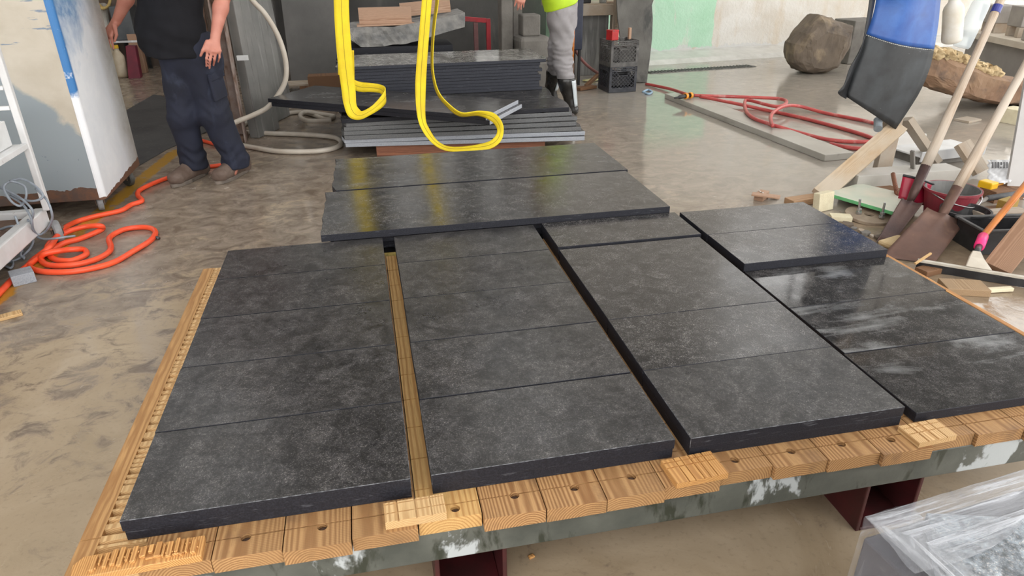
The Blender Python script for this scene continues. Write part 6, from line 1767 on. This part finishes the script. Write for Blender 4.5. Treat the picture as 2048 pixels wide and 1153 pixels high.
S.ball(neck + [0, 0, .03], (.075, .075, .09), .01, cut=True)
S.obj('t_shirt', paint('black_cotton', (.007, .007, .009), (.011, .011, .014), .9, 8, bump=.1, bscale=300, spec=.25), W1, .012, 9, 2,
      lambda c: .004 * math.sin(c.z * 60 + c.x * 25) * max(0, 1 - abs(c.z - .95) * 5))
T = Field((-1.6, 4.8, .05), (-.6, 5.6, 1.02), .007)
T.cone(hipc + [0, 0, .06] + lf * -.02, hipc + [0, 0, -.06], .138, .150, .03, (lf, 1.34))
for hp, kn, an, o_ in ((rh, rk, ra, -1), (lh, lk, la, 1)):
    T.cone(hp + [0, 0, -.06], kn, .120, .100, .05); T.cone(kn, an + [0, 0, .05], .100, .092, .05); T.cone(an + [0, 0, .05], an + [0, 0, .01], .094, .096, .02)
T.cone(hipc - lf * .03, hem + [0, 0, .06] - lf * .02, .128, .128, .03, (lf, 1.30)); T.clip((0, 0, 1), (0, 0, 1.01)); T.clip((0, 0, -1), (0, 0, .075))
tm = paint('navy_work_cloth', (.007, .0085, .018), (.012, .015, .032), .85, 5, bump=.12, bscale=260, layers=[((.04, .05, .085), 7, .58, .82, (1, 1, .6))])
T.obj('trousers', tm, W1, .014, 8, 2, lambda c: .005 * math.sin(c.z * 75 + 3 * math.sin(c.x * 30)) * (max(0, 1 - abs(c.z - .17) * 7) + .6 * max(0, 1 - abs(c.z - .52) * 7)))
# cargo pocket on his left thigh
pk = lh * .42 + lk * .58 + lf * .098 + fw * .035
fmp = Matrix(((lf[0], fw[0], 0), (lf[1], fw[1], 0), (0, 0, 1))).to_4x4(); fmp.translation = V(*pk)
mb = MB(); mb.boxm((.022, .15, .17), fmp @ Matrix.Rotation(-.1, 4, 'X')); mb.boxm((.03, .158, .05), fmp @ Matrix.Translation((.002, 0, .075)) @ Matrix.Rotation(-.1, 4, 'X'))
obj('cargo_pocket', mb, tm, W1, .008)
bm_b = paint('muddy_brown_leather', (.10, .064, .048), (.16, .115, .092), .65, 10, bump=.3, bscale=60, layers=[((.36, .31, .27), 9, .62, .72, (1, 1, 1))])
bs = paint('dirty_tan_sole', (.20, .165, .135), (.12, .1, .085), .7, 20)
boots(W1, ra, rhe, rte, bm_b, bs); boots(W1, la, lhe, lte, bm_b, bs)

# ---------------- second worker
W2 = thing('person', 'worker in lime safety vest, grey trousers and black rubber boots walking behind the stacks', 'person', (1.92, 6.65, 0))
fw = np.array([-.96, .28, 0]); lf = np.array([-.28, -.96, 0])
hipc = P3(D(1124, 30, 6.68)); hipc[2] = .95
lh, rh = hipc + lf * .085, hipc - lf * .085
lk = P3(D(1126, 124, 6.60)); la = P3(D(1141, 216, 6.62)); la[2] = .10
rk = P3(D(1114, 120, 6.90)); ra = P3(D(1102, 180, 7.06)); ra[2] = max(.11, ra[2])
chest = hipc + np.array([-.09, .02, .36]); neck = hipc + np.array([-.14, .03, .60]); headp = neck + np.array([-.05, 0, .15])
ls, rs_ = neck + lf * .18 + [0, 0, -.05], neck - lf * .18 + [0, 0, -.05]
lw = P3(D(1052, -16, 6.42)); le = (ls + lw) / 2 + np.array([.09, -.02, -.10]); re = rs_ + np.array([.02, .03, -.27]); rw = re + np.array([-.20, .0, -.14])
B = Field((1.15, 6.05, -.02), (2.35, 7.35, 1.85), .007)
wide = (lf, 1.3)
B.cone(hipc, chest, .118, .125, .05, wide); B.cone(chest, neck + [0, 0, -.10], .125, .095, .05, wide)
for sh, el, wr_ in ((ls, le, lw), (rs_, re, rw)):
    B.cone(sh * .75 + (neck + [0, 0, -.06]) * .25, sh, .058, .058, .04)
    B.cone(sh, el, .054, .043, .03); B.cone(el, el * .65 + wr_ * .35, .043, .044, .02); B.cone(el * .65 + wr_ * .35, wr_, .044, .029, .02)
for hp, kn, an in ((rh, rk, ra), (lh, lk, la)):
    B.cone(hp, kn, .085, .06, .04); B.cone(kn, an, .06, .04, .03); B.cone(an, an + fw * .10 + [0, 0, -.04], .04, .03, .02)
f_, l_, up_, R_h, hd = head_parts(B, neck, headp, fw)
Yh = 6.36
hand(B, lw, [D(1033, -2, Yh), D(1037, 2, Yh), D(1042, 4, Yh), D(1047, 4, Yh + .01)],
     [D(1029, 12, Yh + .01), D(1036, 16, Yh + .01), D(1042, 19, Yh + .01), D(1047, 15, Yh + .02)],
     [D(1044, -14, Yh), D(1034, -12, Yh - .03), D(1028, -4, Yh - .05)])
o = lw + (lw - le) / np.linalg.norm(lw - le) * .08
hand(B, rw, [rw + np.array([-.075, -.03, -.05 + .0]), rw + np.array([-.08, -.01, -.052]), rw + np.array([-.078, .01, -.055]), rw + np.array([-.072, .028, -.058])],
     [rw + np.array([-.10, -.03, -.12]), rw + np.array([-.105, -.01, -.13]), rw + np.array([-.10, .01, -.13]), rw + np.array([-.09, .03, -.12])],
     [rw + np.array([-.02, -.02, -.02]), rw + np.array([-.055, -.05, -.05]), rw + np.array([-.075, -.05, -.085])])
B.obj('body', SKIN, W2, iters=1)
H = Field(hd - .17, hd + .18, .006)
H.ball(hd + up_ * .05 - f_ * .012, (.095, .125, .085), .01, R_h); H.clip(tuple(-up_), tuple(hd + up_ * .045)); H.ball(hd + up_ * .05 + f_ * .09, (.07, .06, .012), .01, R_h)
H.obj('cap', paint('grey_cap', (.10, .10, .11), (.14, .14, .15), .7, 20), W2, 0, 60, 1)
S = Field((1.2, 6.1, .90), (2.35, 7.25, 1.6), .008)
S.cone(hipc + [-.01, 0, .06], chest, .165, .16, .05, (lf, 1.28)); S.cone(chest, neck + [0, 0, -.10], .155, .115, .05, (lf, 1.3))
for sh, el in ((ls, le), (rs_, re)): S.cone(neck + [0, 0, -.06], sh, .06, .075, .04); S.cone(sh, sh * .5 + el * .5, .076, .076, .03)
S.clip((.30, 0, -.954), tuple(hipc + [0, 0, .055])); S.ball(neck + [0, 0, .03], (.075, .075, .09), .01, cut=True)
for sh, el in ((ls, le), (rs_, re)):
    a_ = (el - sh) / np.linalg.norm(el - sh); c_ = sh * .55 + el * .45
    G = np.meshgrid(*[S.lo[i] + S.h * np.arange(S.n[i]) for i in range(3)], indexing='ij')
    dd0 = sum((G[i] - c_[i]) * a_[i] for i in range(3)); rr = np.sqrt(sum((G[i] - c_[i]) ** 2 for i in range(3)))
    S.f = np.where(rr < .105, np.maximum(S.f, dd0.astype(np.float32)), S.f)
S.obj('safety_vest', paint('lime_safety_vest', (.50, .72, .02), (.42, .62, .02), .65, 9, layers=[((.3, .4, .05), 12, .66, .75, (1, 1, 1))]), W2, .010, 10, 2)
T = Field((1.5, 6.3, .30), (2.3, 7.25, 1.10), .007)
T.cone(hipc + [0, 0, .05], hipc + [0, 0, -.05], .140, .145, .03, (lf, 1.22))
for hp, kn, an in ((rh, rk, ra), (lh, lk, la)):
    T.cone(hp, kn, .125, .090, .04); T.cone(kn, kn * .62 + an * .38, .090, .082, .03)
T.clip((0, 0, 1), (0, 0, 1.05)); T.clip((0, 0, -1), (0, 0, .345))
gm = paint('grey_work_cloth', (.26, .245, .25), (.34, .325, .335), .8, 6, bump=.12, bscale=260, layers=[((.17, .15, .14), 7, .58, .75, (1, 1, 1))])
T.obj('trousers', gm, W2, .014, 9, 2, lambda c: .012 * mnoise.noise(V(c.x * 9 + c.z * 6, c.y * 9, c.z * 34)) * max(0, 1.2 - abs(c.z - .52) * 4.0) + .005 * math.sin(c.z * 40 + c.x * 60) * max(0, 1 - abs(c.z - .8) * 5))
rub = paint('black_wet_rubber', (.014, .014, .014), (.03, .028, .026), .22, 12, layers=[((.10, .09, .08), 9, .6, .7, (1, 1, .5))])
for an, kn in ((la, lk), (ra, rk)):
    hl = an - fw * .085; te = an + fw * .205; hl[2] = te[2] = 0
    B = Field(np.minimum(np.minimum(hl, te), kn) - .14, np.maximum(np.maximum(hl, te), kn) + .14, .007)
    zz_ = lambda p, h: np.array([p[0], p[1], h])
    top = kn * .60 + an * .40
    B.cone(zz_(hl + fw * .055, .055), zz_(te - fw * .06, .05), .046, .05, .03); B.cone(zz_(hl + fw * .065, .06), an + [0, 0, .03], .052, .056, .03)
    B.cone(an + [0, 0, .03], top, .058, .088, .03)
    B.clip((0, 0, 1), (0, 0, min(.40, top[2] + .02))); B.clip((0, 0, -1), (0, 0, .004))
    b = B.obj('rubber_boot', rub, W2, .006, 14, 1)
    # pale strip standing in for the glint down the back of the boot
    g = []
    for q in range(11):
        u = q / 10; c = (an + [0, 0, .0]) * (1 - u) + top * u; rr = .060 + .024 * u + .008; row = []
        c = c * 1.0
        if u < .001: c = c
        for w_ in range(5):
            an_ = (-.6 + 1.2 * w_ / 4) + .35
            dv = -fw * math.cos(an_) + lf * math.sin(an_); row.append(V(*(c + dv * rr)))
        g.append(row)
    mb = MB(); mb.sheet(g, .004); o = obj('boot_glint', mb, paint('painted_boot_glint', (.50, .56, .60), (.6, .64, .66), .25, 10), b, smooth=True); o['label'] = 'pale strip painted as a glint'
